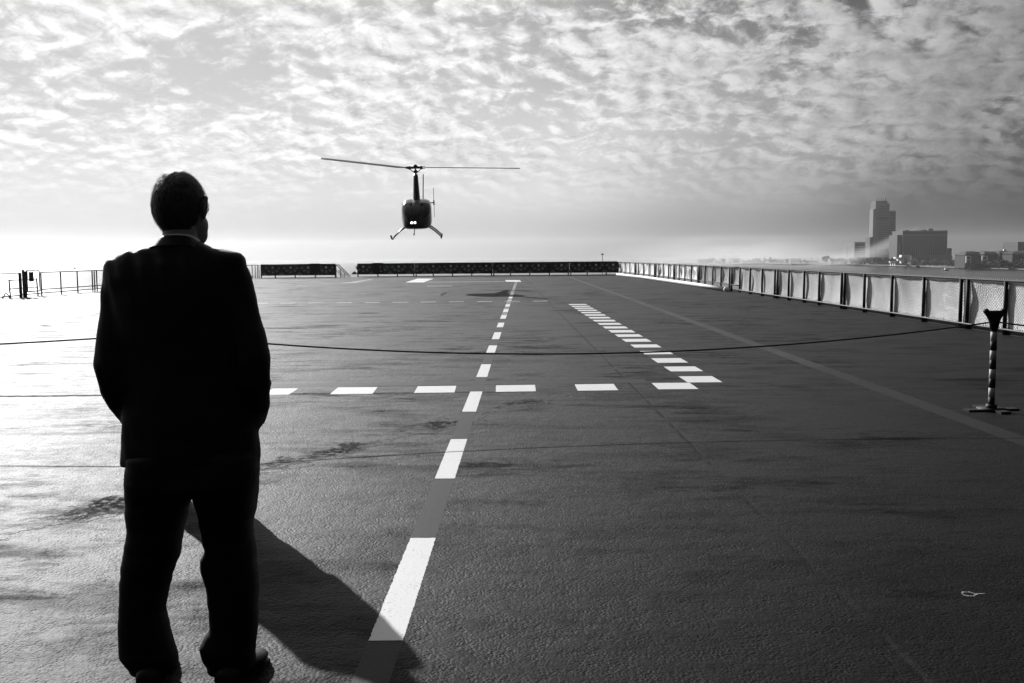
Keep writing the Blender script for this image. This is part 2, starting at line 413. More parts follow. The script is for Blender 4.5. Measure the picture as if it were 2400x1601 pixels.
# centre line: bright dashes with overpainted gaps between
cl = lambda y: -0.56 + 0.0150 * y
edges = []
for a, b in ((1261, 1501), (1029.4, 1121.5), (917.9, 964.8), (854, 883.7), (809.8, 826.7), (779, 795), (756.5, 767)):
    cx = 1222 - 0.3517 * (a - 620); edges.append((gnd(cx, b).y, gnd(cx, a).y))
per = (edges[6][0] - edges[0][0]) / 6
y = edges[-1][0] + per
while y < 50: edges.append((y, y + per * 0.5)); y += per
HWD = 0.068
for i, (a, b) in enumerate(edges):
    deck_quad('painted_dash', [(cl(a) - HWD, a), (cl(a) + HWD, a), (cl(b) + HWD, b), (cl(b) - HWD, b)], M['mark'] if b < 40 else M['faint'])
    c = edges[i + 1][0] if i + 1 < len(edges) else 57
    deck_quad('overpainted_gap', [(cl(b) - HWD, b + .01), (cl(b) + HWD, b + .01), (cl(c) + HWD, c - .01), (cl(c) - HWD, c - .01)], M['over'] if b < 22 else M['faint'], 0.0007)
a0 = edges[0][0]
deck_quad('overpainted_gap', [(cl(0) - HWD, 0.5), (cl(0) + HWD, 0.5), (cl(a0) + HWD, a0 - .01), (cl(a0) - HWD, a0 - .01)], M['over'], 0.0007)
# dashes across the ship
rows = [((640, 911), (699, 910.7), (676.6, 924.8), (612, 925.5)), ((792, 908.4), (885, 907.5), (873, 923), (773.6, 924)),
        ((979.5, 905.6), (1069.6, 904.5), (1065, 920), (970, 921)), ((1162.8, 903.5), (1254, 902.3), (1256, 917.2), (1162, 918.5)),
        ((1346.8, 901.2), (1438, 899.9), (1449, 914.6), (1354, 916)), ((1527, 897.9), (1616, 897.2), (1637, 911.8), (1543, 912.6))]
for r4 in rows: deck_quad('painted_dash', [gnd(*p) for p in r4], M['mark'])
mid = [gnd(*r4[0]).y for r4 in rows]
deck_quad('overpainted_gap', [(-3.2, 11.07), (1.6, 11.24), (1.6, 11.55), (-3.2, 11.38)], M['over'], 0.0006)
# column of dashes on the right
cols = [(1137, 1205), (1030, 1083), (938, 988), (858, 895), (787, 820), (725, 757), (675, 703), (628, 655), (588, 610)]
ys = []
for a, b in cols:
    x = 1600 - 1.537 * (1137 - a) / 4.702 + 45
    ys.append((gnd(x, 640 + b / 4.702).y, gnd(x, 640 + a / 4.702).y))
p2 = (ys[-1][0] - ys[0][0]) / 8
while ys[-1][0] + p2 < 29.2: ys.append((ys[-1][0] + p2, ys[-1][0] + p2 * 1.52))
xl = lambda y: 2.25 - 0.0166 * y; xr = lambda y: 2.58 - 0.0095 * y
for a, b in ys: deck_quad('painted_dash', [(xl(a), a), (xr(a), a), (xr(b), b), (xl(b), b)], M['mark'])
for i in range(len(ys) - 1):
    a, b = ys[i][1] + .01, ys[i + 1][0] - .01
    if i % 3 != 1: deck_quad('overpainted_gap', [(xl(a), a), (xr(a), a), (xr(b), b), (xl(b), b)], M['over'])
# far row, bow markings, side line
for i in range(11):
    x = -8.6 + i * 0.93
    deck_quad('painted_dash', [(x, 31.6), (x + .5, 31.6), (x + .5, 32.1), (x, 32.1)], M['faint'])
deck_quad('painted_bar', [gnd(1186, 660.5), gnd(1222, 660.5), gnd(1218, 656.5), gnd(1184, 656.5)], M['mark'])
deck_quad('painted_bar', [gnd(950, 662), gnd(993, 662), gnd(1016, 653), gnd(979, 653)], M['mark'])
deck_quad('painted_bar', [gnd(795, 664), gnd(834, 663.4), gnd(877, 654.2), gnd(868, 654.2)], M['faint'])
deck_quad('painted_line', [gnd(700, 668), gnd(793, 663.5), gnd(795, 664.3), gnd(690, 671)], M['side'])
deck_quad('painted_line', [gnd(1000, 660.6), gnd(1184, 659.8), gnd(1184, 661), gnd(1000, 661.8)], M['faint'])
deck_quad('painted_line', [gnd(1000, 670), gnd(1060, 669.6), gnd(1060, 671), gnd(1000, 671.4)], M['faint'])
for k in range(16):
    a, b = 5.1 + k * 3.8, 5.1 + (k + 1) * 3.8
    deck_quad('side_line', [(3.95, a), (4.17, a), (4.17, b), (3.95, b)], M['side'] if k > 1 else M['over'])
sc = MB(); c = gnd(2270, 1393)
for k in range(14):
    t0, t1 = k / 14 * 6.28, (k + .8) / 14 * 6.28
    r0, r1 = .024, .029 + .008 * random.random()
    P = lambda t, r: (c.x + math.cos(t) * r * 1.0, c.y + math.sin(t) * r * 0.9, .002)
    sc.quad(P(t0, r0), P(t0, r1), P(t1, r1), P(t1, r0))
sc.quad((c.x + .034, c.y - .004, .002), (c.x + .075, c.y + .003, .002), (c.x + .075, c.y + .006, .002), (c.x + .034, c.y + .006, .002))
sc.build('paint_scuff', M['scuff'], deck)

# ------------------------------------------------------------------ fences
def chain_link(p0, p1, z0, z1, off, step=0.06, r=0.0022):
    """diamond mesh between two plan points: real wires, joined as one part"""
    mb = MB(); a, b = Vector((p0[0], p0[1], 0)), Vector((p1[0], p1[1], 0)); L = (b - a).length; t = (b - a) / L
    nrm = Vector((-t.y, t.x, 0)) * off; h = z1 - z0
    k = -h * 0.95
    while k < L:
        for sgn in (1, -1):
            s0, s1 = (k, k + h * .95); u0, u1 = 0.0, 1.0
            if s0 < 0: u0 = -s0 / (s1 - s0)
            if s1 > L: u1 = (L - s0) / (s1 - s0)
            if u1 - u0 < 0.02: continue
            za, zb = (z0 + h * u0, z0 + h * u1) if sgn > 0 else (z1 - h * u0, z1 - h * u1)
            q0 = a + t * (s0 + (s1 - s0) * u0) + nrm + Vector((0, 0, za)); q1 = a + t * (s0 + (s1 - s0) * u1) + nrm + Vector((0, 0, zb))
            mb.tube([q0, q1], r, 3, caps=False)
        k += step
    return mb
def on(p, q, s, z): return Vector((p[0] + (q[0] - p[0]) * s, p[1] + (q[1] - p[1]) * s, z))

def right_x(y): return 8.95 if y < 42 else 8.95 - 0.82 * ((y - 42) / 31) ** 1.6
def right_y(px):
    y = 30.0
    for _ in range(30): y = 0.5 * y + 0.5 * atx(px, 700, right_x(y)).y
    return y
far_px = [1449, 1455, 1465, 1476, 1487.5, 1489.5, 1496, 1508, 1521, 1533.5, 1536, 1543.6, 1554, 1566.5, 1578.5, 1581, 1591.4, 1604.7, 1620, 1635.5, 1638.5, 1652, 1670, 1689.5, 1709.5, 1714.3, 1733.5]
near_px = [1733.5, 1757.5, 1785.6, 1815.5, 1821.7, 1848, 1884, 1919.6, 1972, 1979, 2025.5, 2090, 2164.8, 2252, 2268, 2357]
far_y = [right_y(p) for p in far_px]; near_y = [right_y(p) for p in near_px] + [16.1, 14.7, 14.5, 12.9, 11.3]
H = 0.98
POST = MB().tube([(0, 0, 0), (0, 0, 1)], 0.038, 8).mesh('post', M['steel'], True)
POST2 = MB().tube([(0, 0, 0), (0, 0, 1)], 0.03, 8).mesh('post', M['steel'], True)
POST3 = MB().tube([(0, 0, 0), (0, 0, 1)], 0.045, 8).mesh('post', M['steel'], True)
def post(parent, x, y, h, me=None):
    o = link('post', me or POST, parent); o.location = Vector((x, y, 0)) - parent.location; o.scale = (1, 1, h); return o
def rail(parent, name, pts, r=0.022, mt=None):
    mb = MB().tube([Vector(p) - parent.location for p in pts], r, 8); return mb.build(name, mt or M['steel'], parent, True)

fence_far = thing('chain_link_fence', 'dark post fence with white sheets and a white pipe at its foot, bow end', 'fence', (right_x(40), 40, 0))
fence_near = thing('chain_link_fence', 'taller looking chain link fence with white sheets beside the striped rope post', 'fence', (8.95, 24, 0))
for fo, ys_ in ((fence_far, far_y), (fence_near, near_y)):
    for y in ys_:
        if fo is fence_near and y == near_y[0]: continue
        post(fo, right_x(y), y, H)
    rail(fo, 'top_rail', [(right_x(y), y, H) for y in ys_], 0.024)
rail(fence_far, 'bottom_rail', [(right_x(y), y, 0.27) for y in far_y], 0.02)
rail(fence_near, 'bottom_rail', [(right_x(y) - .02, y, 0.10) for y in near_y], 0.02, M['rail'])
MB().box((8.99, 11.3, 0.0), (9.06, 36.5, 0.07)).build('foot_plate', M['steel'], fence_near).location = -fence_near.location
for p0, p1, wr in ((37.4, 24.0, .0022), (24.0, 11.4, .0027)):
    o = chain_link((8.95, p0), (8.95, p1), 0.1, H, 0.028, .06, wr).build('chain_link', M['wire'], fence_near, kind='stuff'); o.location = -fence_near.location
o = chain_link((8.95, 50), (8.95, 37.6), 0.27, H, 0.028).build('chain_link', M['wire'], fence_far, kind='stuff'); o.location = -fence_far.location
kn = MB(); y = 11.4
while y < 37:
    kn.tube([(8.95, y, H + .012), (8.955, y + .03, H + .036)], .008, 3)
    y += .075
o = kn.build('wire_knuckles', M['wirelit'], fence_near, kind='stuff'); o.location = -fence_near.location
kn = MB(); y = 11.4
while y < 33:
    kn.tube([(8.92, y, .10), (8.91, y + random.uniform(-.03, .03), .10 + random.uniform(.03, .08))], .004, 3)
    y += random.uniform(.06, .16)
o = kn.build('wire_ends', M['steel'], fence_near, kind='stuff'); o.location = -fence_near.location

def tarp(ys_, zb, label, lift=0.0, wild=()):
    """white sheet hung on the outside of the fence, bellying between posts"""
    mb = MB(); rings = []; nz = 16; na = 12
    for b in range(len(ys_) - 1):
        y0, y1 = ys_[b], ys_[b + 1]; seedv = random.uniform(0, 50); L = abs(y1 - y0)
        amp = random.uniform(.03, .09) if L > .4 else .01
        for i in range(na + (1 if b == len(ys_) - 2 else 0)):
            s = i / na; yy = y0 + (y1 - y0) * s; col = []
            for k in range(nz + 1):
                u = k / nz
                belly = amp * math.sin(math.pi * s) ** .7 * math.sin(math.pi * min(1, .1 + u * .9))
                wr = noise.noise(Vector((s * 3.2 + seedv, u * 1.2 + s * 1.4, seedv))) * .035 + noise.noise(Vector((s * 9 + seedv, u * 2.2 + s * 3.5, 2))) * .018
                if b in wild: wr += .05 * math.sin(9 * s + 3 * u) * u
                droop = -.05 * math.sin(math.pi * s) * max(0, noise.noise(Vector((yy * .9, 3, 1))) + .35) * u
                zt = H - .035 + lift
                col.append(Vector((right_x(yy) + .05 + max(-.02, belly + wr), yy + .02 * noise.noise(Vector((s * 4, u * 4, seedv))), zb + (zt - zb) * u + droop)))
            rings.append(col)
    n_ = nz + 1
    mb.loft(rings, caps=False, closed=False)
    o = mb.build('tarp', M['tarp'], None, True, label=label, category='tarp', group='white tarps hung on the right fence')
    c_ = Vector((right_x(ys_[0]), (ys_[0] + ys_[-1]) / 2, 0))
    o.data.transform(Matrix.Translation(-c_)); o.location = c_
    return o
T = 'white tarp on the right fence, '
tarp(far_y[0:5], .25, T + 'section touching the bow corner')
tarp(far_y[5:10], .25, T + 'second section from the bow corner, partly dark and creased', wild=(1, 2))
tarp(far_y[10:15], .25, T + 'third section from the bow corner')
tarp(far_y[15:20], .25, T + 'fourth section from the bow corner')
tarp(far_y[20:25], .25, T + 'fifth section from the bow corner, above the pipe end')
tarp(far_y[25:27], .25, T + 'single bay with a slanting crease by the pipe end')
tarp(near_y[0:4], .1, T + 'crumpled section just nearer than the open pipe end', wild=(0, 1))
tarp(near_y[4:9], .1, T + 'section below the dark waterfront trees')
tarp(near_y[9:14], .1, T + 'section with long curved post shadows and sagging hem')
tarp(near_y[14:18], .1, T + 'section directly behind the striped rope post')

pp = MB(); yy = [y for y in far_y if y > 39.0]
pp.tube([(8.62, 38.6, .09), (8.6, 45, .10), (8.52, 52, .09), (8.3, 60, .1), (8.0, 66, .09), (7.75, 70.5, .1)], .095, 12)
pp.build('pipe', M['pipe'], None, True, label='white pipe lying along the deck edge at the foot of the fence', category='pipe')
pc = MB().tube([(8.62, 38.45, .09), (8.62, 38.6, .09)], .11, 12)
pc.build('pipe_cap', M['pipe'], bpy.data.objects['pipe'], True)

# bow fence with bunting
BY = lambda px: 71.2 if px < 800 else 73.0
def bpt(px): 
    Y = 71.2 if px < 800 else 72.95
    return aty(px, 650, Y).x, Y
lb = [599, 612.5, 645.5, 692, 739, 786.5]
rb = [839, 886, 931.5, 970, 975.6, 1015.3, 1060.6, 1106, 1152, 1157.4, 1196.7, 1241.8, 1287.7, 1331.8, 1338, 1376.4, 1421, 1447]
bow_left = thing('bunting_fence', 'short bow fence with star bunting, between the man and the gap with ramp rails', 'fence', (*bpt(650), 0))
bow_right = thing('bunting_fence', 'long bow fence with star bunting, from the gap to the right deck corner', 'fence', (*bpt(1150), 0))
HB = 1.0
for fo, px_ in ((bow_left, lb[1:]), (bow_right, rb)):
    for p in px_: post(fo, *bpt(p), HB, POST3)
    e0, e1 = bpt(px_[0]), bpt(px_[-1])
    rail(fo, 'top_rail', [(*e0, HB), (*e1, HB)], .036)
    rail(fo, 'bottom_rail', [(*e0, .03), (*e1, .03)], .02)

def arc_strip(mb, cx, cz, r0, r1, y, zlim, a0=180, a1=360, n_=14):
    for k in range(n_):
        t0, t1 = R(a0 + (a1 - a0) * k / n_), R(a0 + (a1 - a0) * (k + 1) / n_)
        mb.quad(*[(cx + math.cos(t) * r, y, cz + math.sin(t) * r) for t, r in ((t0, r0), (t0, r1), (t1, r1), (t1, r0))])
def banner(px0, px1, fans, label, group='star bunting banners on the bow fence'):
    (x0, Y), (x1, _) = bpt(px0), bpt(px1); zb, zt = .19, HB - .03; yy = -.035
    o = thing('banner', label, 'banner', ((x0 + x1) / 2, Y, 0), 0, group)
    hw = (x1 - x0) / 2
    rows_ = []
    nx = max(8, int(hw * 12))
    mb = MB(); rings = []
    for i in range(nx + 1):
        x = -hw + 2 * hw * i / nx
        rings.append([Vector((x, yy + .012 * math.sin(x * 7), zb + (zt - zb) * u + .012 * noise.noise(Vector((x, u, 1))))) for u in (0, .33, .66, 1)])
    mb.loft(rings, False, False).build('cloth', M['banner'], o, True)
    stars, arcs, discs, tri = MB(), MB(), MB(), MB()
    h = zt - zb; yp = yy - .018; 
    for px in fans:
        cx = bpt(px)[0] - o.location.x
        for k in range(12):                                   # darker inner half disc is the cloth; outer band
            pass
        arc_strip(arcs, cx, zt, .40, .44, yp, 0)
        arc_strip(discs, cx, zt, .45, .62, yp + .003, 0, 198, 342)
        sv = []
        for k in range(10):
            rr = .125 if k % 2 == 0 else .055; t = R(90 + 36 * k)
            sv.append((cx + math.cos(t) * rr, yp, zt - .2 + math.sin(t) * rr))
        stars.add(sv + [(cx, yp, zt - .2)], [(k, (k + 1) % 10, 10) for k in range(10)])
        for a in (205, 235, 270, 305, 335):
            t = R(a); r0 = .54
            px_, pz_ = cx + math.cos(t) * r0, zt + math.sin(t) * r0
            stars.add([(px_ + math.cos(q) * .04, yp - .002, pz_ + math.sin(q) * .04) for q in [k * 1.047 for k in range(6)]], [tuple(range(6))])
        for sgn in (-1,):
            bx = cx + sgn * .66
            tri.quad((bx - .27, yp, zb + .02), (bx + .27, yp, zb + .02), (bx + .04, yp, zb + .24), (bx - .04, yp, zb + .24))
    if fans:
        stars.build('printed_stars', M['b3'], o, kind='stuff'); arcs.build('print_arc', M['b2'], o, kind='stuff'); discs.build('print_band', M['band'], o, kind='stuff'); tri.build('print_wedge', M['b2'], o, kind='stuff')
    return o
fan = 41.0
banner(612, 787, [640, 682, 723, 765], 'star bunting banner on the short bow fence beside the ramp gap')
B = 'star bunting banner on the long bow fence, '
banner(839, 972.6, [852, 893.5, 935], B + 'section next to the ramp gap')
banner(973, 1154.5, [975.6 + 3, 1016, 1057, 1098.5, 1140], B + 'second section from the ramp gap')
banner(1155, 1334.8, [1181, 1221.5, 1262.5, 1316], B + 'third section from the ramp gap')
banner(1335.2, 1446, [1357, 1397, 1437], B + 'section ending at the right deck corner')
for a, b, lab in ((727, 751, 'plain dark cloth panel over bunting on the short bow fence'), (874, 899, 'plain dark cloth panel over bunting near the ramp gap, long bow fence')):
    (x0, Y), (x1, _) = bpt(a), bpt(b)
    mb = MB(); rings = []
    for i in range(7):
        s = i / 6; rings.append([Vector((x0 + (x1 - x0) * s, Y - .06 + .012 * math.sin(s * 9 + u * 3), .2 + .86 * u)) for u in (0, .3, .6, 1)])
    mb.loft(rings, False, False).build('cloth_panel', M['plain'], None, True, label=lab, category='cloth panel', group='plain panels over the bunting')

# railing between man and bunting, left deck edge fence
lf = thing('rail_fence', 'open dark rail fence with chain link along the left deck edge behind the man', 'fence', (-19.5, 55, 0))
lx = lambda y: -19.5 if y < 60 else -19.5 + (y - 60) * .055
def left_y(px):
    y = 45.0
    for _ in range(30): y = .5 * y + .5 * atx(px, 690, lx(y)).y
    return y
lp = [left_y(p) for p in (98, 144, 183, 218, 223)]
while lp[-1] < 66: lp.append(lp[-1] + (1.9 if len(lp) % 5 else .25))
lp += [70.3, 71.0]
for y in lp: post(lf, lx(y), y, H, POST2)
rail(lf, 'top_rail', [(lx(y), y, H) for y in lp]); rail(lf, 'bottom_rail', [(lx(y), y, .12) for y in lp], .02)
rail(lf, 'middle_rail', [(lx(y), y, .27) for y in lp if y < 60], .02)
o = chain_link((lx(41), lp[0]), (lx(56), 56), .12, H, .02, .065, .0026).build('chain_link', M['wire'], lf, kind='stuff'); o.location = -lf.location
rail(lf, 'top_rail', [(lx(71), 71.0, H), (*bpt(606), H)], .02); post(lf, *bpt(604), H, POST2); post(lf, *bpt(607.5), H, POST2)

lg = thing('rail_fence', 'chain link fence leaving the photo at the left edge, outside the gate', 'fence', (-19.5, 34, 0))
gp = [left_y(p) for p in (47.5, 50.5)]; y0_ = gp[0]
gl = [gp[1], gp[0]] + [y0_ - 1.9 * k for k in range(1, 9)]
for y in gl: post(lg, -19.5, y, H + .0)
rail(lg, 'top_rail', [(-19.5, y, H) for y in gl]); rail(lg, 'bottom_rail', [(-19.5, y, .1) for y in gl], .024)
o = chain_link((-19.5, gl[-1]), (-19.5, gl[0]), .1, H, .02, .065, .0026).build('chain_link', M['wire'], lg, kind='stuff'); o.location = -lg.location
gy0, gy1 = left_y(56.5), left_y(96)
gate = thing('gate', 'dark steel gate with a small notice hung on its top bar, left deck edge', 'gate', (-19.5, gy0, 0))
L = gy1 - gy0
for y, hh in ((0, 1.12), (.16, 1.05)): 
    o = link('post', POST, gate); o.location = (0, y, 0); o.scale = (1.25, 1.25, hh)
MB().tube([(0, .3, .22), (0, .3, 1.07), (0, L - .06, 1.07), (0, L - .06, .22), (0, .3, .22)], .028, 8).build('gate_frame', M['steel'], gate, True)
MB().box((-.02, .0, .72), (.02, .34, 1.05)).build('lock_plate', M['steel'], gate)
MB().tube([(0, -.1, .12), (0, L, .12)], .026, 8).build('bottom_rail', M['steel'], gate, True)
ng = thing('notice', 'small dark notice sheet hung on the left gate', 'sign', (-19.46, gy0 + L * .42, .62))
MB().box((0, -.21, .0), (.012, .17, .39)).build('sheet', M['plain'], ng); MB().tube([(0, -.1, .38), (0, -.1, .455)], .006, 5).build('tie', M['steel'], ng); MB().tube([(0, .1, .38), (0, .1, .455)], .006, 5).build('tie', M['steel'], ng)
# low barrier in front of the gate
b0, b1 = gnd(24.5, 699), gnd(89, 693.5)
bar = thing('barrier_rail', 'low two-bar dark barrier standing in front of the left gate', 'barrier', b0)
dv = b1 - b0
for s in (0, 1): MB().tube([dv * s, dv * s + Vector((-.02, 0, .74))], .032, 8).build('post', M['steel'], bar, True)
for z in (.36, .70): MB().tube([Vector((-.01, 0, z)), dv + Vector((-.01, 0, z))], .024, 8).build('rail', M['steel'], bar, True)
c = gnd(15, 700)
tr = thing('trestle', 'small dark A-shaped trestle on the deck at the left edge', 'trestle', c)
for s in (-.16, .16): MB().tube([(s, 0, 0), (s * .1, 0, .21)], .026, 6).build('leg', M['steel'], tr, True)

# ramp rails in the bow gap, leading down
rr = thing('stair_rail', 'slanting stair handrails going down off the bow in the gap between bunting', 'handrail', (*bpt(788), 0))
x0 = 0.0
for yo in (.1, 1.0):
    MB().tube([(0, yo, .98), (0.85, yo + .2, .05)], .032, 8).build('handrail', M['steel'], rr, True)
    MB().tube([(0, yo, .55), (0.45, yo + .1, .05)], .028, 8).build('middle_rail', M['steel'], rr, True)
for x, h0 in ((.3, .65), (.6, .33)): MB().tube([(x, .17, -.02), (x, .17, h0)], .028, 6).build('post', M['steel'], rr, True)
MB().tube([(0, .1, 0), (0, .1, .98)], .02, 6).build('post', M['steel'], rr, True)

mast = thing('lamp_pole', 'thin lamp pole with a small double head rising behind the bow bunting', 'lamp pole', (aty(1412, 600, 73.3).x, 73.3, 0))
MB().tube([(0, 0, -.2), (0, 0, 1.56)], .022, 6).build('pole', M['steel'], mast, True)
MB().box((-.08, -.04, 1.52), (.08, .04, 1.6)).build('head', M['steel'], mast)
MB().tube([(-.11, 0, 1.6), (.11, 0, 1.6)], .016, 6).build('crossbar', M['steel'], mast, True)

# ------------------------------------------------------------------ rope and its posts
def stanchion(x, y, rz, label):
    o = thing('rope_post', label, 'rope post', (x, y, 0), rz, 'rope posts')
    k = 9; zt = .84
    for i in range(k):
        a, b = .04 + (zt - .04) * i / k, .04 + (zt - .04) * (i + 1) / k
        MB().tube([(0, 0, a), (0, 0, b)], .029, 14).build('band', M['black'] if i % 2 == 0 else M['white'], o, True)
    hd = []
    for z, wx, wy in ((.78, .036, .036), (.84, .045, .04), (.89, .075, .036), (.925, .105, .032), (.95, .112, .026)):
        hd.append([Vector((math.copysign(abs(math.cos(t)) ** .7, math.cos(t)) * wx, math.sin(t) * wy, z)) for t in [2 * math.pi * q / 16 for q in range(16)]])
    mb = MB().loft(hd)
    for sx in (-1, 1): mb.ball((sx * .088, 0, .945), (.028, .03, .026), 10, 6)
    mb.build('forked_head', M['black'], o, True)
    MB().box((-.26, -.05, 0), (.26, .05, .018)).build('base_bar', M['black'], o)
    MB().box((-.05, -.22, .0), (.05, .22, .022)).build('base_bar', M['black'], o)
    MB().tube([(0, 0, .0), (0, 0, .026)], .13, 20).build('base_disc', M['black'], o, True)
    MB().tube([(0, 0, .015), (0, 0, .06)], .05, 12).build('collar', M['black'], o, True)
    return o
st_r = gnd(2323, 962); st_r.z = 0
stanchion(st_r.x, st_r.y, R(8), 'black and white banded rope post with forked head, by the right fence')
h1 = Vector((-3.05, 8.3, 0)); stanchion(h1.x, h1.y, R(-10), 'banded rope post standing beyond the man, hidden by his body')
h0 = Vector((-10.6, 8.2, 0)); h2 = Vector((11.8, 8.2, 0))
rope_pts = []
def span(p, q, za, zb, sag, n_=24):
    for i in range(n_ + 1):
        s = i / n_; rope_pts.append(Vector((p.x + (q.x - p.x) * s, p.y + (q.y - p.y) * s, za + (zb - za) * s - 4 * sag * s * (1 - s))))
span(h0, h1, .84, .85, .12); span(h1, st_r, .85, .845, .235, 40); span(st_r, h2, .845, .8, .25)
MB().tube(rope_pts, .0075, 8).build('rope', M['rope'], None, True, label='long black rope sagging across the deck between the rope posts', category='rope')

# ------------------------------------------------------------------ the man in the suit
MY = 3.3
ROOT = Vector((aty(436, 1595, MY).x, MY, 0))
def mp(px, py):                            # outline point -> metres beside the man's feet
    p = aty(px, py, MY); return p.x - ROOT.x, p.z
def ring(xl, xr, z, yf, yb, n_=28, pw=2.4, yo=0.0):
    cx, rx = (xl + xr) / 2, (xr - xl) / 2; out = []
    for k in range(n_):
        t = 2 * math.pi * k / n_; c, s = math.cos(t), math.sin(t)
        ry = yf if s > 0 else yb
        out.append(Vector((cx + math.copysign(abs(c) ** (2 / pw), c) * rx, yo + math.copysign(abs(s) ** (2 / pw), s) * ry, z)))
    return out
def prof(rows_, n_=28, pw=2.4, tilt=0.0):
    rg = []
    for py, l, r, yf, yb, yo in rows_:
        (xl, z), (xr, _) = mp(l, py), mp(r, py); rr_ = ring(xl, xr, z, yf, yb, n_, pw, yo)
        for q in rr_: q.z -= tilt * (q.y + .08)
        rg.append(rr_)
    return rg
def limb(pts):                             # px, py, radius m, y
    return [Vector((*((lambda q: (q[0], y_, q[1]))(mp(px, py))),)) for px, py, r, y_ in pts], [p[2] for p in pts]

man = thing('person', 'man in a black suit seen from behind, hands in pockets, watching the helicopter', 'person', ROOT)
# jacket: torso and sleeves
jk = MB()
jk.loft(prof([
    (1090, 287, 607, .115, .125, 0), (1081, 286, 608, .12, .13, 0), (1043, 290, 606, .125, .135, 0), (1000, 292, 602, .125, .135, 0), (940, 290, 596, .12, .13, 0),
    (860, 280, 580, .12, .125, 0), (780, 270, 575, .13, .125, -.005), (700, 262, 576, .135, .125, -.01), (650, 253, 577, .12, .12, -.015), (622, 258, 577, .10, .105, -.02),
    (610, 265, 579, .085, .09, -.025), (601, 283, 568, .075, .08, -.028), (592, 305, 545, .07, .075, -.03), (584, 331, 519, .068, .07, -.03), (576, 356, 490, .065, .065, -.03), (562, 384, 466, .058, .06, -.03)]))
for pts in ([(285, 645, .055, -.01), (280, 700, .058, -.015), (280, 780, .060, -.03), (275, 850, .058, -.055), (287, 905, .054, -.05), (301, 960, .049, .0), (318, 1005, .045, .05)],
            [(549, 638, .052, -.01), (564, 700, .058, -.015), (579, 760, .060, -.03), (603, 835, .060, -.055), (604, 890, .057, -.05), (597, 945, .053, .0), (580, 992, .046, .05)]):
    p, r = limb(pts); jk.tube(p, r, 14)
# elbow creases: soft rolls of cloth
for px, py, r in ((611, 896, .047), (608, 865, .048), (266, 862, .044), (278, 905, .044)): 
    x, z = mp(px, py); jk.ball((x, -.03, z), (r, .05, .022), 12, 8)
jm = remeshed(jk, 'jacket', .0095, 4, M['suit'])
for v in jm.vertices:
    c = v.co; k = .0045 * noise.noise(Vector((c.x * 9, c.y * 9, c.z * 14))) + .0035 * noise.noise(Vector((c.x * 22, c.y * 18, c.z * 10 + c.x * 20)))
    sh = max(0, min(1, (c.z - 1.40) / .08)) * .012 * noise.noise(Vector((c.x * 26 + c.z * 8, c.y * 7, 4)))
    v.co = c + v.normal * (k + sh)
link('jacket', jm, man)
cb = MB()
for (l0, r0, l1, r1, p0, p1) in ((380, 473, 381, 471, 577, 556),):
    cb.loft(prof([(580, 360, 488, .075, .078, -.03), (570, 372, 478, .068, .07, -.028), (558, 382, 469, .062, .064, -.024), (553, 385, 466, .059, .061, -.022), (553.5, 388, 463, .05, .055, -.022), (575, 388, 463, .05, .055, -.026)], tilt=.22), caps=False)
cb.build('jacket_collar', M['suit'], man, True)
MB().loft(prof([(566, 383, 470, .062, .062, -.016), (552, 384.5, 470, .060, .0635, -.016), (548.5, 386, 469, .058, .062, -.014), (549, 390, 465, .05, .056, -.014), (566, 390, 465, .05, .056, -.018)], tilt=.28), caps=False).build('shirt_collar', M['shirt'], man, True)
# trousers
tr_ = MB()
L_ = [(1575, 305, 413, .075, .07, .01), (1560, 303, 413, .09, .08, .005), (1535, 281, 412, .095, .085, 0), (1490, 281, 398, .085, .082, 0), (1455, 281.5, 390, .08, .08, 0), (1426, 282, 384.5, .078, .08, 0), (1394, 284, 392, .078, .082, 0),
      (1346, 287, 402, .08, .085, 0), (1305, 291, 420, .082, .088, 0), (1236, 303, 430, .095, .095, 0), (1190, 300, 443, .105, .105, -.005), (1156, 301, 453, .11, .115, -.01), (1120, 300, 458, .115, .125, -.012), (1060, 305, 460, .11, .12, -.01)]
R_ = [(1575, 487, 588, .075, .07, .01), (1560, 486, 594, .09, .08, .005), (1533, 475, 597, .095, .085, 0), (1515, 470.5, 599, .09, .085, 0), (1492, 479, 600, .085, .082, 0), (1469, 494, 602, .08, .08, 0), (1452, 494.5, 603, .078, .08, 0), (1409, 489, 604.8, .078, .082, 0),
      (1363, 485, 605, .08, .085, 0), (1328, 473, 602, .082, .088, 0), (1308, 472, 599.5, .084, .088, 0), (1284, 485, 597.5, .085, .09, 0), (1262, 478, 591, .09, .092, 0), (1225, 470.5, 590, .098, .1, 0), (1202, 469, 598, .105, .105, -.005), (1163, 459, 603, .11, .115, -.01), (1120, 453, 607.5, .115, .125, -.012), (1060, 450, 609, .11, .12, -.01)]
tr_.loft(prof(L_)); tr_.loft(prof(R_)); tr_.loft(prof([(1150, 330, 580, .10, .11, -.01), (1130, 310, 602, .11, .12, -.012), (1060, 305, 609, .11, .12, -.01), (1000, 310, 600, .10, .11, -.01)]))
tm = remeshed(tr_, 'trousers', .0085, 2, M['suit'])
for v in tm.vertices:
    c = v.co; v.co = c + v.normal * (.004 * noise.noise(Vector((c.x * 10, c.y * 10, c.z * 12))) + .003 * noise.noise(Vector((c.x * 8, c.y * 8, c.z * 34))))
link('trousers', tm, man)
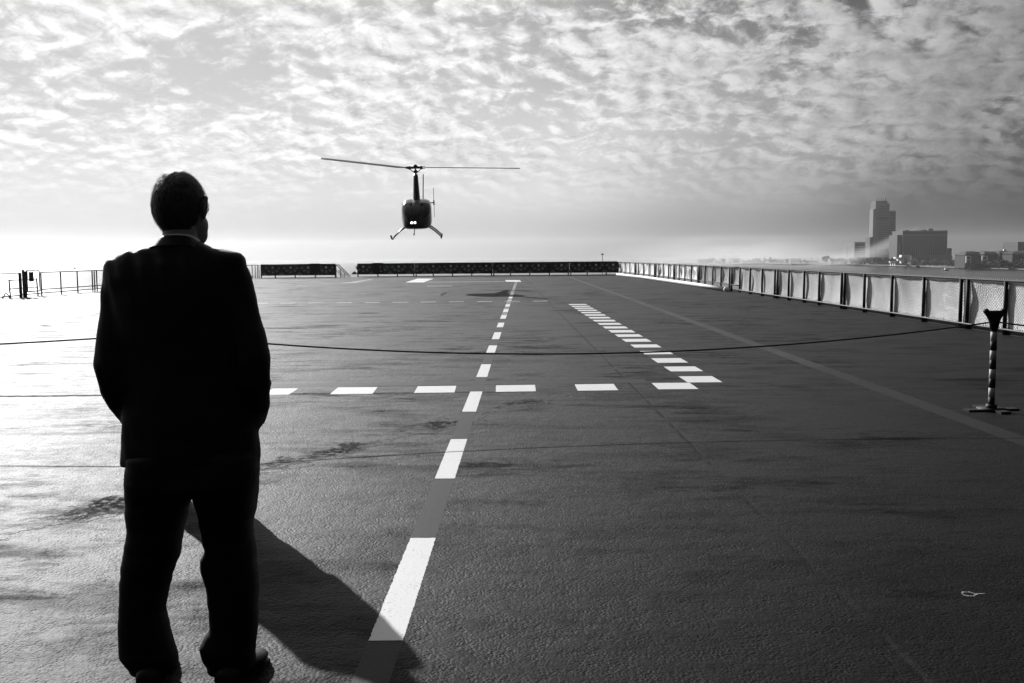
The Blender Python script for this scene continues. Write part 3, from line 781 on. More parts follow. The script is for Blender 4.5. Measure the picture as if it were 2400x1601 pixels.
def shoe(px, py, rz, wide=.052):
    x, z = mp(px, py); mb = MB(); rg = []
    for y, hw, zt in ((-.085, .022, .05), (-.08, .034, .065), (-.05, .042, .078), (0, .044, .085), (.05, .046, .078), (.10, wide, .058), (.15, wide, .048), (.19, .042, .04), (.215, .02, .03)):
        rg.append([Vector((hw * math.copysign(abs(math.cos(t)) ** .8, math.cos(t)), y, max(.0, zt * .5 + zt * .5 * math.sin(t) * 1.0))) for t in [2 * math.pi * k / 16 for k in range(16)]])
    mb.loft(rg)
    o = mb.build('shoe', M['leather'], man, True); o.location = (x, -.02, .012); o.rotation_euler = (0, 0, rz)
    sm = MB().loft([[Vector((p[0] * 1.04, p[1] * 1.02, z_)) for p in [(-.022, -.088), (-.042, -.05), (-.044, .03), (-.053, .12), (-.044, .19), (-.018, .222), (.018, .222), (.044, .19), (.053, .12), (.044, .03), (.042, -.05), (.022, -.088)]] for z_ in (0, .016)])
    s_ = sm.build('sole', M['leather'], o); s_.location = (0, 0, -.012)
shoe(362, 1590, R(6)); shoe(553, 1590, R(-11), .054)

# body: head, neck, wrists and hands as one skin (head turned a little to the right)
hx, hz = mp(418, 409); hz_top = hz
HC = Vector((hx, .01, hz_top - .112)); HY = R(-7)
Q = Matrix.Rotation(HY, 3, 'Z') @ Matrix.Rotation(R(-5), 3, 'Y')
hp = lambda x, y, z: HC + Q @ Vector((x, y, z))
bd = MB()
bd.ball(HC, (.0745, .094, .108), 24, 16, Q)                                    # cranium
bd.ball(hp(0, .012, -.03), (.069, .088, .085), 24, 14, Q)
bd.ball(hp(0, .045, -.085), (.056, .050, .052), 20, 12, Q)                     # jaw
bd.ball(hp(0, .078, -.108), (.026, .022, .020), 14, 10, Q)                     # chin
bd.ball(hp(0, .030, -.062), (.073, .068, .062), 24, 14, Q); bd.ball(hp(0, .036, -.092), (.066, .058, .050), 24, 14, Q)
bd.tube([hp(0, .092, -.005), hp(0, .110, -.032), hp(0, .113, -.042)], [.009, .013, .015], 10)   # nose
for sx in (-1, 1):
    bd.ball(hp(sx * .012, .102, -.042), (.008, .010, .007), 8, 6, Q)
    bd.ball(hp(sx * .034, .078, .018), (.024, .014, .008), 10, 6, Q)           # brow
    # ear: rim, lobe and base
    er = [hp(sx * (.0735 + .016 * math.sin(q)), -.004 - .016 * math.cos(q) , -.018 + .033 * math.cos(q + .25)) for q in [0.2 + k * .35 for k in range(9)]]
    ek = 1.0 if sx > 0 else .93
    bd.tube([hp(sx * .074, .010, .014), hp(sx * ek * .094, .0, .028), hp(sx * ek * .103, -.014, .020), hp(sx * ek * .101, -.018, -.006), hp(sx * ek * .091, -.012, -.026), hp(sx * .078, -.001, -.040), hp(sx * .072, .008, -.038)], [.007, .0075, .0075, .007, .0075, .009, .008], 8)
    bd.ball(hp(sx * .080, -.004, -.010), (.010, .012, .026), 10, 8, Q)
nx0, nz0 = mp(428, 575)
bd.tube([Vector((nx0, -.045, nz0 - .10)), Vector((nx0, -.032, nz0 - .02)), Vector((nx0 - .002, -.015, nz0 + .05)), Vector((hx + .002, .004, HC.z - .03))], [.068, .059, .056, .058], 20)
bd.loft(prof([(1120, 340, 570, .07, .08, -.01), (1060, 320, 590, .08, .09, -.01), (940, 305, 570, .08, .085, -.005), (780, 300, 545, .09, .085, -.005), (660, 300, 530, .085, .08, -.015), (612, 320, 520, .05, .055, -.025), (590, 375, 480, .04, .045, -.03)]))
for pts in ([(300, 640, .036, -.01), (277, 700, .040, -.015), (268, 850, .036, -.05), (296, 960, .030, .0), (312, 992, .026, .045)], [(535, 640, .036, -.01), (559, 700, .040, -.015), (588, 840, .036, -.05), (588, 945, .030, .0), (580, 985, .026, .045)]):
    p, r = limb(pts); bd.tube(p, r, 12)
for pts in ([(385, 1110, .070, -.01), (352, 1350, .045, 0), (348, 1545, .036, -.02), (360, 1580, .038, .0)], [(525, 1110, .070, -.01), (543, 1350, .045, 0), (545, 1545, .036, -.02), (553, 1580, .038, .0)]):
    p, r = limb(pts); bd.tube(p, r, 12)
# hands inside the pockets: palm, four fingers, thumb, each on its wrist
hb = bd
for pts, sx in (([(308, 985), (326, 1022), (334, 1056)], 1), ([(586, 972), (572, 1018), (566, 1052)], -1)):
    a, b, c = [Vector((mp(*p)[0], .05, mp(*p)[1])) for p in pts]
    hb.tube([a, a.lerp(b, .8)], [.028, .026], 10)
    dirn = (c - b).normalized(); side = Vector((0, 1, 0))
    hb.loft([[b + dirn * t + Vector((.013 * math.cos(q) , 0, 0)) + side * (wd * math.sin(q)) for q in [k * .5236 for k in range(12)]] for t, wd in ((-.02, .026), (.02, .038), (.075, .042))])
    for k, ln in enumerate((.072, .082, .078, .060)):
        f0 = b + dirn * .07 + side * (.032 - .021 * k); f1 = f0 + dirn * ln * .5 + Vector((sx * .008, 0, 0)); f2 = f1 + dirn * ln * .35 + Vector((sx * .016, 0, 0))
        hb.tube([f0 - dirn * .01, f1, f2], [.0095, .0085, .0068], 8)
    hb.tube([b + side * .02, b + side * .05 + dirn * .03, b + side * .062 + dirn * .062], [.013, .011, .008], 8)
body = remeshed(bd, 'body', .0046, 3, M['skin'])
bodyo = link('body', body, man)
for sx in (-1, 1):
    e = MB().ball((0, 0, 0), .0115, 12, 8).build('eye', M['eye'], bodyo, True); e.location = hp(sx * .031, .0755, -.004)
    i_ = MB().ball((0, 0, 0), (.0055, .0055, .0055), 10, 6).build('iris', M['iris'], bodyo, True); i_.location = hp(sx * .031, .0828, -.004)
MB().ball(hp(0, .0905, -.074), (.022, .006, .006), 12, 6, Q).build('lips', M['lip'], bodyo, True)
gl_ = MB()
for sx in (-1, 1):
    gl_.tube([hp(sx * .078, -.002, .012), hp(sx * .076, .05, .012), hp(sx * .060, .094, .004)], .0017, 6)
    gl_.tube([hp(sx * .032 + .024 * math.cos(q), .098, -.004 + .017 * math.sin(q)) for q in [k * .4488 for k in range(15)]], .0015, 6)
gl_.tube([hp(-.009, .1, 0), hp(.009, .1, 0)], .0015, 6)
gl_.build('eyeglasses', M['black'], man, True)
# hair: cap with a nape line, plus short strands
hr = MB(); rg = []
capc = hp(0, -.004, .004)
hairv = []
for i in range(19):
    ph = R(-62) + R(151.9) * i / 18; row = []
    for k in range(32):
        t = 2 * math.pi * k / 32
        v = Vector((math.cos(ph) * math.cos(t) * .0885, math.cos(ph) * math.sin(t) * .1025, math.sin(ph) * .117))
        fr = math.sin(t)                                   # +1 face, -1 nape
        lowest = .045 if fr > .35 else (-.02 if fr > -.2 else -.098)
        if abs(math.cos(t)) > .8: lowest = max(lowest, -.022 if fr > -.35 else -.06)
        if v.z < lowest:
            s_ = .90; v = Vector((v.x * s_, v.y * s_, max(v.z, lowest - .012)))
        v *= 1 + .008 * noise.noise(v * 45) + max(0, v.z / .117) * .045 * noise.noise(v * 26 + Vector((3, 1, 7)))
        row.append(capc + Q @ v)
    rg.append(row)
hr.loft(rg)
hair = hr.build('hair', M['hair'], man, True)
st = MB()
for k in range(9000):
    t = random.uniform(0, 2 * math.pi); ph = math.asin(random.uniform(-.72, .998))
    v = Vector((math.cos(ph) * math.cos(t) * .0880, math.cos(ph) * math.sin(t) * .102, math.sin(ph) * .1165)); fr = math.sin(t)
    lowest = .05 if fr > .35 else (-.015 if fr > -.2 else -.09)
    if abs(math.cos(t)) > .8: lowest = max(lowest, -.018 if fr > -.35 else -.055)
    if v.z < lowest: continue
    nrm = Vector((v.x / .0066, v.y / .01, v.z / .0137)).normalized()
    up_ = max(0, v.z / .117)
    flow = Vector((.25, .5, 0)) * up_ + Vector((0, -.15, -1)) * (1 - up_) + Vector((random.uniform(-.25, .25), random.uniform(-.25, .25), random.uniform(-.15, .15)))
    tan = (flow - nrm * flow.dot(nrm)).normalized()
    ln = random.uniform(.018, .032) + .010 * up_ * random.random()
    s_ = tan.cross(nrm).normalized() * random.uniform(.0004, .0008)
    a = v; clump = max(0.0, noise.noise(v * 30 + Vector((9, 2, 5)))) * .012 * up_
    b = v + tan * ln * .55 + nrm * clump + nrm * (.0022 + .0040 * up_ * random.random()); c = v + tan * ln + nrm * clump * 1.5 + nrm * (.0005 + .006 * up_ * random.random() ** 2)
    st.add([capc + Q @ q for q in (a - s_, a + s_, b + s_ * .8, b - s_ * .8, c)], [(0, 1, 2, 3), (3, 2, 4)])
st.build('hair_strands', M['strand'], hair, kind='stuff')

# a second figure farther on, whose shadow falls past the man
def copy_tree(o, parent=None):
    c = o.copy(); COL.objects.link(c)
    if parent is not None: c.parent = parent
    for ch in list(o.children): copy_tree(ch, c)
    return c
man2 = copy_tree(man)
man2.location = (-2.02, 5.9, 0); man2.rotation_euler = (0, 0, R(0)); man2.scale = (.92, .92, .92)
man2['label'] = 'second suited figure beyond the first, hidden by him and known by its shadow'

# ------------------------------------------------------------------ helicopter
HYD = 43.0
hub = aty(978, 393, HYD)
cab = aty(972, 500, HYD)
hel = thing('helicopter', 'small dark two-bladed helicopter hovering nose-on above the bow', 'helicopter')
hel.location = (hub.x - .03, HYD + .1, hub.z - 3.06)      # origin under the rotor mast, at skid level
hel.rotation_euler = (R(-5.0), R(1.0), R(183.4)); hel.rotation_mode = 'XYZ'
secs = [(1.62, .06, .68, .80), (1.56, .30, .55, .98), (1.42, .46, .48, 1.14), (1.15, .57, .43, 1.36), (.8, .625, .42, 1.54), (.35, .645, .42, 1.65), (-.3, .645, .42, 1.68), (-.8, .6, .46, 1.66), (-1.2, .48, .58, 1.58), (-1.6, .33, .76, 1.48), (-2.0, .2, .95, 1.40), (-2.2, .13, 1.06, 1.34)]
def sec(y):
    for (ya, *a), (yb, *b) in zip(secs, secs[1:]):
        if yb <= y <= ya:
            s = (ya - y) / (ya - yb); return [p + (q - p) * s for p, q in zip(a, b)]
    return secs[0][1:] if y > secs[0][0] else secs[-1][1:]
def skin(y, t, off=0.0):
    hw, zb, zt = sec(y); c, s = math.cos(t), math.sin(t); e = .38
    taper = 1.0 - .06 * max(0, s)
    return Vector(((hw + off) * taper * math.copysign(abs(c) ** e, c), y, (zb + zt) / 2 + ((zt - zb) / 2 + off) * math.copysign(abs(s) ** e, s)))
def patch(ys_, t0, t1, off, n_=14):
    mb = MB(); mb.loft([[skin(y, t0 + (t1 - t0) * k / n_, off) for k in range(n_ + 1)] for y in ys_], caps=False, closed=False); return mb
cy = [1.62, 1.56, 1.42, 1.15, .8, .35, 0, -.3, -.8, -1.2, -1.6, -2.0, -2.2]
MB().loft([[skin(y, 2 * math.pi * k / 40) for k in range(40)] for y in cy]).build('cabin', M['heli'], hel, True)
wy = [1.545, 1.50, 1.42, 1.3, 1.15, 1.0, .8]
patch(wy, R(8), R(88), .012).build('windshield', M['glass'], hel, True); patch(wy, R(92), R(172), .012).build('windshield', M['glass'], hel, True)
for t0, t1 in ((-8, 42), (138, 188)):
    for y0, y1 in ((.66, -.08), (-.2, -.85)):
        d_ = patch([y0 + (y1 - y0) * k / 5 for k in range(6)], R(t0), R(t1), .014).build('door_window', M['glass'], hel, True)
    patch([.74, .70], R(-40), R(60), .008).build('door_seam', M['helil'], hel, True) if t0 < 0 else patch([.74, .70], R(120), R(220), .008).build('door_seam', M['helil'], hel, True)
for y in (1.6, 1.5, 1.3): pass
patch([1.50, 1.46], R(-175), R(-5), .008, 24).build('nose_seam', M['blade'], hel, True)
for sx in (-.055, .085):
    q = skin(1.585, R(-78)); MB().ball((0, 0, 0), (.04, .03, .04), 14, 8).build('landing_light', M['lamp'], hel, True).location = (sx + .10, 1.625, .73)
# mast fairing, rotor head, blades
mr = []
for z, hx_, hy_ in ((1.55, .17, .42), (1.75, .155, .34), (2.2, .13, .25), (2.7, .10, .17), (2.78, .07, .08)):
    mr.append([Vector((hx_ * math.cos(t), hy_ * math.sin(t) - .05, z)) for t in [2 * math.pi * k / 18 for k in range(18)]])
MB().loft(mr).build('mast_fairing', M['heli'], hel, True)
MB().tube([(0, -.05, 2.7), (0, -.05, 3.16)], .035, 10).build('mast', M['steel'], hel, True)
MB().ball((0, -.05, 2.88), (.10, .10, .08), 14, 8).build('swashplate', M['steel'], hel, True)
hb_ = MB().box((-.42, -.13, 3.01), (.42, .03, 3.11)); hb_.ball((0, -.05, 3.1), (.10, .10, .10), 12, 8)
for sx in (-1, 1): hb_.ball((sx * .26, -.05, 3.05), (.08, .09, .08), 10, 8); hb_.tube([(sx * .26, .06, 3.02), (sx * .1, .03, 2.86)], .018, 6)
rh = hb_.build('rotor_head', M['steel'], hel, True)
rh.location = (0, 0, 0)
def blade(sx, pitch, cone):
    mb = MB(); rg = []
    for r, ch in ((.38, .10), (.55, .16), (.8, .25), (2.5, .255), (4.6, .255), (4.95, .22), (5.03, .08)):
        row = []
        for u, tk in ((0, 0), (.08, .5), (.3, 1), (.7, .55), (1, .03), (.7, -.4), (.3, -.8), (.08, -.45)):
            y = (u - .3) * ch * (1 if sx > 0 else -1); z = tk * .021
            z, y = z * math.cos(pitch) + y * math.sin(pitch), y * math.cos(pitch) - z * math.sin(pitch)
            row.append(Vector((sx * r, y, z + max(0, r - .38) * math.tan(cone))))
        rg.append(row)
    b = mb.loft(rg).build('rotor_blade', M['blade'], hel, True); b.location = (0, -.05, 3.06); b.rotation_euler = (0, 0, R(-28)); return b
blade(1, R(-16), R(6.6)); blade(-1, R(3), R(-1.6)); rh.rotation_euler = (0, 0, 0)
# tail
MB().tube([(0, -1.9, 1.20), (0, -4.5, 1.24), (0, -6.9, 1.28)], [.17, .125, .075], 14).build('tail_boom', M['helil'], hel, True)
def fin_(name, pts, th, axis):
    a = Vector((th, 0, 0)) if axis == 'x' else Vector((0, 0, th))
    return MB().loft([[Vector(p) - a for p in pts], [Vector(p) + a for p in pts]]).build(name, M['heli'], hel)
fin_('vertical_stabiliser', [(-.09, -6.2, 1.25), (-.09, -6.7, 1.25), (-.13, -7.2, 2.75), (-.13, -6.95, 2.75)], .022, 'x')
fin_('lower_stabiliser', [(-.06, -6.3, 1.25), (-.06, -6.7, 1.25), (-.04, -6.95, .72), (-.04, -6.75, .72)], .02, 'x')
fin_('horizontal_stabiliser', [(.1, -6.2, 1.27), (.1, -6.65, 1.27), (1.0, -6.75, 1.27), (1.0, -6.38, 1.27)], .018, 'z')
MB().tube([(0, -6.95, 1.29), (-.62, -6.95, 1.29)], .028, 8).build('tail_rotor_shaft', M['steel'], hel, True)
MB().ball((0, -6.95, 1.29), (.1, .14, .1), 12, 8).build('tail_gearbox', M['helil'], hel, True)
for s_ in (1, -1):
    b = MB().box((-.012, -.06, .05), (.012, .06, .74)).build('tail_rotor_blade', M['blade'], hel); b.location = (-.63, -6.95, 1.29); b.rotation_euler = (R(4 if s_ > 0 else 184), 0, 0)
MB().tube([(-.63, -6.95, 1.16), (-.63, -6.95, 1.42)], .035, 8).build('tail_rotor_hub', M['steel'], hel, True)
# skids
for sx in (-1, 1):
    MB().tube([(sx * 1.05, -1.55, .04), (sx * 1.05, 1.05, .02), (sx * 1.06, 1.5, .06), (sx * 1.09, 1.72, .2)], .04, 8).build('skid', M['heli'], hel, True)
    for y in (.62, -.75):
        MB().tube([(sx * .5, y, .5), (sx * .78, y, .30), (sx * 1.05, y, .05)], [.036, .032, .03], 8).build('strut', M['heli'], hel, True)
MB().tube([(.1, .9, .45), (.12, .86, .25), (.14, .84, .15)], [.02, .018, .03], 8).build('belly_aerial', M['steel'], hel, True)

# ------------------------------------------------------------------ far shore
SH = SEA + 1.6
shore = MB(); sp = [(1560, 618.6), (1700, 619), (1800, 620), (1900, 621.5), (2000, 622.5), (2100, 624.5), (2200, 628), (2300, 631.5), (2400, 634.5)]
pts = [gnd(*p, z=SEA) for p in sp] + [Vector((545, 800, SEA)), Vector((540, 300, SEA)), Vector((540, -570, SEA))]
top = [Vector((p.x, p.y, SH)) for p in pts]; back = [Vector((3390, -570, SH)), Vector((3390, 3200, SH)), Vector((900, 3200, SH)), Vector((460, 2400, SH))]
allp = top + back; n = len(allp)
shore.add(allp + [Vector((p.x, p.y, SEA - .5)) for p in allp], [tuple(range(n))] + [(i, i + n, (i + 1) % n + n, (i + 1) % n) for i in range(n)])
shore.build('shore_land', M['land'], kind='structure')
sw = MB()
for a, b in zip(top, top[1:]): sw.box((min(a.x, b.x) - 1.0, min(a.y, b.y), SH - .6), (max(a.x, b.x) - .2, max(a.y, b.y), SH + .5))
sw.build('seawall', M['wallb'], kind='structure')

def blk(parent, name, pl, pr, pt, Y, dep, mt, pb=None, yoff=0.0):
    """box whose near face spans photo columns pl..pr at distance Y, in the parent's own frame"""
    a, b = aty(pl, pt, Y), aty(pr, pt, Y); zb = SH if pb is None else aty(pl, pb, Y).z
    mb = MB().box((a.x, Y, zb), (b.x, Y + dep, a.z)); o = mb.build(name, mt, parent); o.location = -parent.location; return o, a, b
def building(label, pl, pr, pt, Y, dep, wm='wall', group=None):
    p = aty((pl + pr) / 2, 620, Y); t = thing('building', label, 'building', (p.x, Y, SH), 0, group)
    o, a, b = blk(t, 'wall', pl, pr, pt, Y, dep, M[wm]); return t, a, b
def piers(t, pl, pr, pt, pb, Y, n_, frac, mt, name='window_strip', side=-.25):
    for i in range(n_):
        w_ = (pr - pl) / n_; blk(t, name, pl + w_ * (i + .5 - frac / 2), pl + w_ * (i + .5 + frac / 2), pt, Y + side, .6, mt, pb)
def floors(t, pl, pr, pt, pb, Y, n_, mt, name='window_band', frac=.5, side=-.25):
    h_ = (pb - pt) / n_
    for i in range(n_): blk(t, name, pl, pr, pt + h_ * (i + .5 - frac / 2), Y + side, .6, mt, pt + h_ * (i + .5 + frac / 2))

# main tower
YT = 1560
t, a, b = building('tallest dark stepped tower with roof aerials on the far shore', 2058, 2085, 477, YT, 26)
blk(t, 'crown', 2053, 2080, 471, YT + 2, 22, M['wall'], 492)
blk(t, 'wing', 2085.2, 2100, 494, YT + 3, 22, M['wall'])
blk(t, 'sunlit_tone_shaft', 2047, 2057.8, 490, YT + 4, 16, M['wallb'])  # paler wall colour stands in for sun on the tower's left face
blk(t, 'lower_wing', 2039, 2046.8, 556, YT + 2, 20, M['wall'])
blk(t, 'base_block', 2085.2, 2112, 590, YT - 14, 30, M['wall'])
floors(t, 2060, 2084, 482, 612, YT, 26, M['win'], frac=.45); floors(t, 2086, 2099.5, 498, 588, YT + 3, 18, M['win'], frac=.45)
blk(t, 'dark_band', 2058.5, 2084.6, 509, YT - .6, .5, M['win'], 515)
for px, h_ in ((2057, 5), (2062, 3), (2066, 6), (2071, 4), (2076, 6.5)):
    q = aty(px, 471, YT + 8); o = MB().tube([q - Vector((0, 0, .5)), q + Vector((0, 0, h_))], .4, 5).build('roof_aerial', M['steel'], t); o.location = -t.location
t, a, b = building('pale low block just left of the tall tower, half lost in fog', 2003, 2038, 567.5, 1600, 40, 'wallb'); floors(t, 2005, 2037, 572, 612, 1600, 7, M['win'], frac=.4)
YH = 1440
t, a, b = building('wide hotel slab with vertical window strips right of the tall tower', 2116, 2221, 541, YH, 40)
blk(t, 'stepped_wing', 2103, 2115.8, 551, YH + 4, 30, M['wall']); blk(t, 'side_wing', 2221.3, 2231, 582, YH + 4, 24, M['wall'])
blk(t, 'podium', 2136, 2232, 600, YH - 26, 24, M['wall'])
piers(t, 2120, 2218, 553, 599, YH, 22, .5, M['win']); blk(t, 'roof_band', 2118, 2219, 544, YH - .4, .7, M['win'], 549)
for l, r, tp in ((2122, 2131, 539), (2160, 2172, 539), (2177, 2187, 536)): blk(t, 'roof_box', l, r, tp, YH + 8, 16, M['wall'], 541.2)
piers(t, 2104, 2115, 556, 600, YH + 4, 3, .45, M['win'])
# small bright modern pavilion
YP = 1360
t = thing('pavilion', 'small white angular pavilion in front of the hotel foot', 'building', (aty(2120, 620, YP).x, YP, SH))
for l, r, tp, bt in ((2113, 2134, 598, 603), (2128, 2134, 603, 614), (2114, 2119.5, 603, 617), (2099, 2113, 603, 606), (2107, 2111, 606, 611), (2108, 2114, 607.5, 610)):
    blk(t, 'wall', l, r, tp, YP, 8, M['pale'], bt)
blk(t, 'glazing', 2119.6, 2127.8, 603.2, YP + 3, 4, M['win'], 617)
t = thing('kiosk', 'tiny white kiosk roofs left of the white pavilion', 'building', (aty(2092, 620, YP).x, YP, SH))
for l, r in ((2086.5, 2091), (2091.6, 2096), (2096.5, 2101)): blk(t, 'roof', l, r, 612.5, YP, 5, M['pale'], 615.5); blk(t, 'post', l + 1, l + 2, 615.5, YP + 1, 2, M['pale'])

# low waterfront houses at the right
def house(label, pl, pr, pt, pe, Y, dep, frames=()):
    a, b = aty(pl, pe, Y), aty(pr, pe, Y); zt = aty(pl, pt, Y).z
    t = thing('house', label, 'house', ((a.x + b.x) / 2, Y, SH), 0, 'low waterfront houses')
    MB().box((a.x, Y, SH), (b.x, Y + dep, a.z)).build('wall', M['roof'], t).location = -t.location
    ov = .8; x0, x1, y0, y1 = a.x - ov, b.x + ov, Y - ov, Y + dep + ov; iw = (x1 - x0) * .34
    rf = MB(); rf.add([(x0, y0, a.z), (x1, y0, a.z), (x1, y1, a.z), (x0, y1, a.z), (x0 + iw * .55, y0 + dep * .2, a.z + (zt - a.z) * .72), (x1 - iw * .55, y0 + dep * .2, a.z + (zt - a.z) * .72),
                       (x0 + iw, (y0 + y1) / 2, zt), (x1 - iw, (y0 + y1) / 2, zt), (x1 - iw * .55, y1 - dep * .2, a.z + (zt - a.z) * .72), (x0 + iw * .55, y1 - dep * .2, a.z + (zt - a.z) * .72)],
                      [(0, 3, 2, 1), (0, 1, 5, 4), (4, 5, 7, 6), (1, 2, 8, 5), (5, 8, 7), (2, 3, 9, 8), (8, 9, 6, 7), (3, 0, 4, 9), (9, 4, 6)])
    rf.build('roof', M['roof'], t).location = -t.location
    for l, r, tp, bt in frames:
        for bx in ((l, l + 2.2, tp, bt), (r - 2.2, r, tp, bt)): blk(t, 'balcony_post', bx[0], bx[1], bx[2], Y - 2, 1.2, M['pale'], bx[3])
        for f in (0, .5): blk(t, 'balcony_rail', l + 2.3, r - 2.3, tp + (bt - tp) * f, Y - 1.9, .8, M['pale'], tp + (bt - tp) * f + 1.3)
        blk(t, 'balcony_recess', l + 2.3, r - 2.3, tp + 2, Y - .5, .8, M['win'], bt)
    for k in range(5):
        u = pl + (pr - pl) * (k + .5) / 5; blk(t, 'window', u - 1.2, u + 1.2, pe + 5, Y - .15, .4, M['win'], pe + 9)
    return t
house('low house with a domed roof and white balcony frame, near left of the group', 2262, 2306, 588.5, 598, 1120, 26, ((2264.5, 2276.5, 600, 617),))
house('low house with white balcony frame, second in the group', 2307, 2342, 588.5, 596, 1110, 26, ((2302, 2315, 600, 617),))
house('low dark house with a small bright rooftop light box', 2343, 2372, 587, 593, 1105, 26)
house('low dark house cut by the right photo edge', 2373, 2440, 588, 595, 1080, 30, ((2393, 2403, 607, 620),))
t = thing('rooftop_unit', 'small pale rooftop unit on the low waterfront houses', 'rooftop unit', aty(2354, 587.5, 1112))
MB().box((-1.2, -1, -.6), (1.2, 1, 1.6)).build('casing', M['pale'], t)
t = thing('shed', 'small pale shed between the hotel and the low houses', 'shed', aty(2253, 612, 1180)); MB().box((-3, 0, -10), (3, 5, 0)).build('wall', M['wall'], t); 
for x in (-2.6, 0, 2.2): MB().box((x - .5, -.4, -4), (x + .5, -.1, .4)).build('post', M['pale'], t)
MB().box((-3, -.4, -.2), (3, -.1, 1)).build('roof_edge', M['pale'], t)
t, a, b = building('grey block at the right photo edge behind the low houses', 2386, 2460, 567, 1300, 40); piers(t, 2388, 2458, 572, 612, 1300, 8, .4, M['win'])
# hazy low buildings to the left of the city
for i, (pl, pr, tp) in enumerate(((1640, 1672, 608), (1676, 1700, 611), (1715, 1736, 605), (1742, 1790, 611), (1806, 1838, 609), (1852, 1878, 606), (1884, 1918, 611))):
    building('low fogged building on the far shore, left of the city towers', pl, pr, tp, 2010 + 25 * (i % 3), 30, 'wall', 'fogged low buildings')
# trees
def crown_mesh(rx, rz, n_, seedv, palm=False):
    rnd = random.Random(seedv); mb = MB()
    if palm:
        for k in range(13):
            t_ = rnd.uniform(0, 6.28); r_ = rx * rnd.uniform(.8, 1.1); up_ = rnd.uniform(-.6, .5)
            p0, p1, p2 = Vector((0, 0, 0)), Vector((math.cos(t_) * r_ * .55, math.sin(t_) * r_ * .55, .5 + up_)), Vector((math.cos(t_) * r_, math.sin(t_) * r_, -1.0 + up_ * 1.6))
            s_ = Vector((-math.sin(t_), math.cos(t_), 0)) * .45
            mb.add([p0 - s_ * .4, p0 + s_ * .4, p1 - s_, p1 + s_, p2], [(0, 1, 3, 2), (2, 3, 4)])
    else:
        cl_ = [(Vector((rnd.gauss(0, .45) * rx, rnd.gauss(0, .45) * rx, rnd.uniform(-.6, .75) * rz)), rnd.uniform(.28, .5) * rx) for _ in range(9)]
        for k in range(n_):
            c_, r_ = rnd.choice(cl_); v = Vector((rnd.gauss(0, 1), rnd.gauss(0, 1), rnd.gauss(0, 1))).normalized() * r_ * rnd.uniform(.75, 1.1) + c_
            u_ = Vector((rnd.gauss(0, 1), rnd.gauss(0, 1), rnd.gauss(0, 1))).normalized(); w_ = u_.orthogonal().normalized(); s_ = rx * rnd.uniform(.10, .2)
            mb.add([v - u_ * s_, v + w_ * s_ * .7, v + u_ * s_, v - w_ * s_ * .7], [(0, 1, 2, 3)])
    return mb.mesh('crown', M['leaf'])
TREES = [crown_mesh(4.5, 3.6, 420, k) for k in range(3)]; PALMS = [crown_mesh(2.6, 2, 0, 10 + k, True) for k in range(2)]
TRUNK = MB().tube([(0, 0, 0), (.1, 0, .5), (0, .1, 1)], [.3, .22, .16], 6).mesh('trunk', M['trunk'])
def tree(px, ptop, Y, palm, label, group):
    p = aty(px, ptop, Y); h_ = max(3.5, p.z - SH)
    t = thing('palm_tree' if palm else 'tree', label, 'tree', (p.x, Y, SH), random.uniform(0, 6), group)
    k = link('trunk', TRUNK, t); k.scale = (1, 1, h_ - (1.0 if palm else 3.0))
    c_ = link('crown', random.choice(PALMS if palm else TREES), t); s_ = 1.0 if palm else min(1.5, max(.55, h_ / 8)); c_.scale = (s_, s_, s_); c_.location = (0, 0, h_ - (1.0 if palm else 3.3 * s_))
    return t
tree(1934, 600.5, 1665, False, 'dark ragged tree at the end of the fog, left end of the city trees', None)
for px in range(1946, 2112, 9): tree(px + random.uniform(-3, 3), random.uniform(603, 611), 1600 - (px - 1946) * 1.0, random.random() < .25, 'small hazy tree along the seawall below the tall tower', 'trees below the tower')
for px in range(2134, 2262, 7): tree(px + random.uniform(-3, 3), random.uniform(606, 615), 1390 - (px - 2134) * 1.7, random.random() < .15, 'dark small tree along the seawall below the hotel', 'trees below the hotel')
for px in range(2266, 2420, 8): tree(px + random.uniform(-3, 3), random.uniform(611, 620), 1085 - (px - 2266) * .35, random.random() < .1, 'dark tree in front of the low waterfront houses', 'trees before the houses')
for px in range(1622, 1925, 9): tree(px + random.uniform(-3, 3), random.uniform(603, 613), 1960 - (px - 1622) * .6, random.random() < .5, 'faint fogged tree on the far shore left of the city', 'fogged trees')
# parked cars, boat and marker along the seawall
def car(px, Y, label):
    p = aty(px, 625, Y); t = thing('parked_car', label, 'car', (p.x, Y, SH), random.uniform(-.3, .3), 'cars parked along the seawall')
    MB().loft([[Vector((x * k_, y * k_, z)) for x, y in ((-2.1, -.85), (2.1, -.85), (2.1, .85), (-2.1, .85))] for z, k_ in ((.3, .96), (.6, 1), (.95, .97))]).build('body', M['pale'], t)
    MB().loft([[Vector((x * k_, y * k_, z)) for x, y in ((-1.2, -.75), (1.0, -.75), (1.0, .75), (-1.2, .75))] for z, k_ in ((.95, 1), (1.45, .8))]).build('cabin', M['win'], t)
    for x in (-1.3, 1.3):
        for y in (-.8, .8): MB().tube([(x, y - .1, .32), (x, y + .1, .32)], .32, 8).build('wheel', M['black'], t)
for px in (2126, 2164, 2176, 2188, 2206, 2217, 2240, 2385, 2392, 2398):
    Y = gnd(px, 631 if px > 2300 else 625.5, SEA).y + 8 if px > 2300 else 560 * 2250 / (px - 1200) * .995 + 12
    car(px, Y, 'tiny pale car parked along the seawall across the water')
q = gnd(2146, 628.5, SEA)
t = thing('channel_marker', 'dark channel marker pile standing in the water before the hotel', 'marker', q)
MB().tube([(0, 0, -1), (0, 0, 8)], .35, 8).build('pile', M['steel'], t); MB().box((-.9, -.1, 5.6), (.9, .1, 7.8)).build('board', M['black'], t); MB().box((.8, -2, 0), (4.5, 2, 3.2)).build('platform', M['steel'], t)
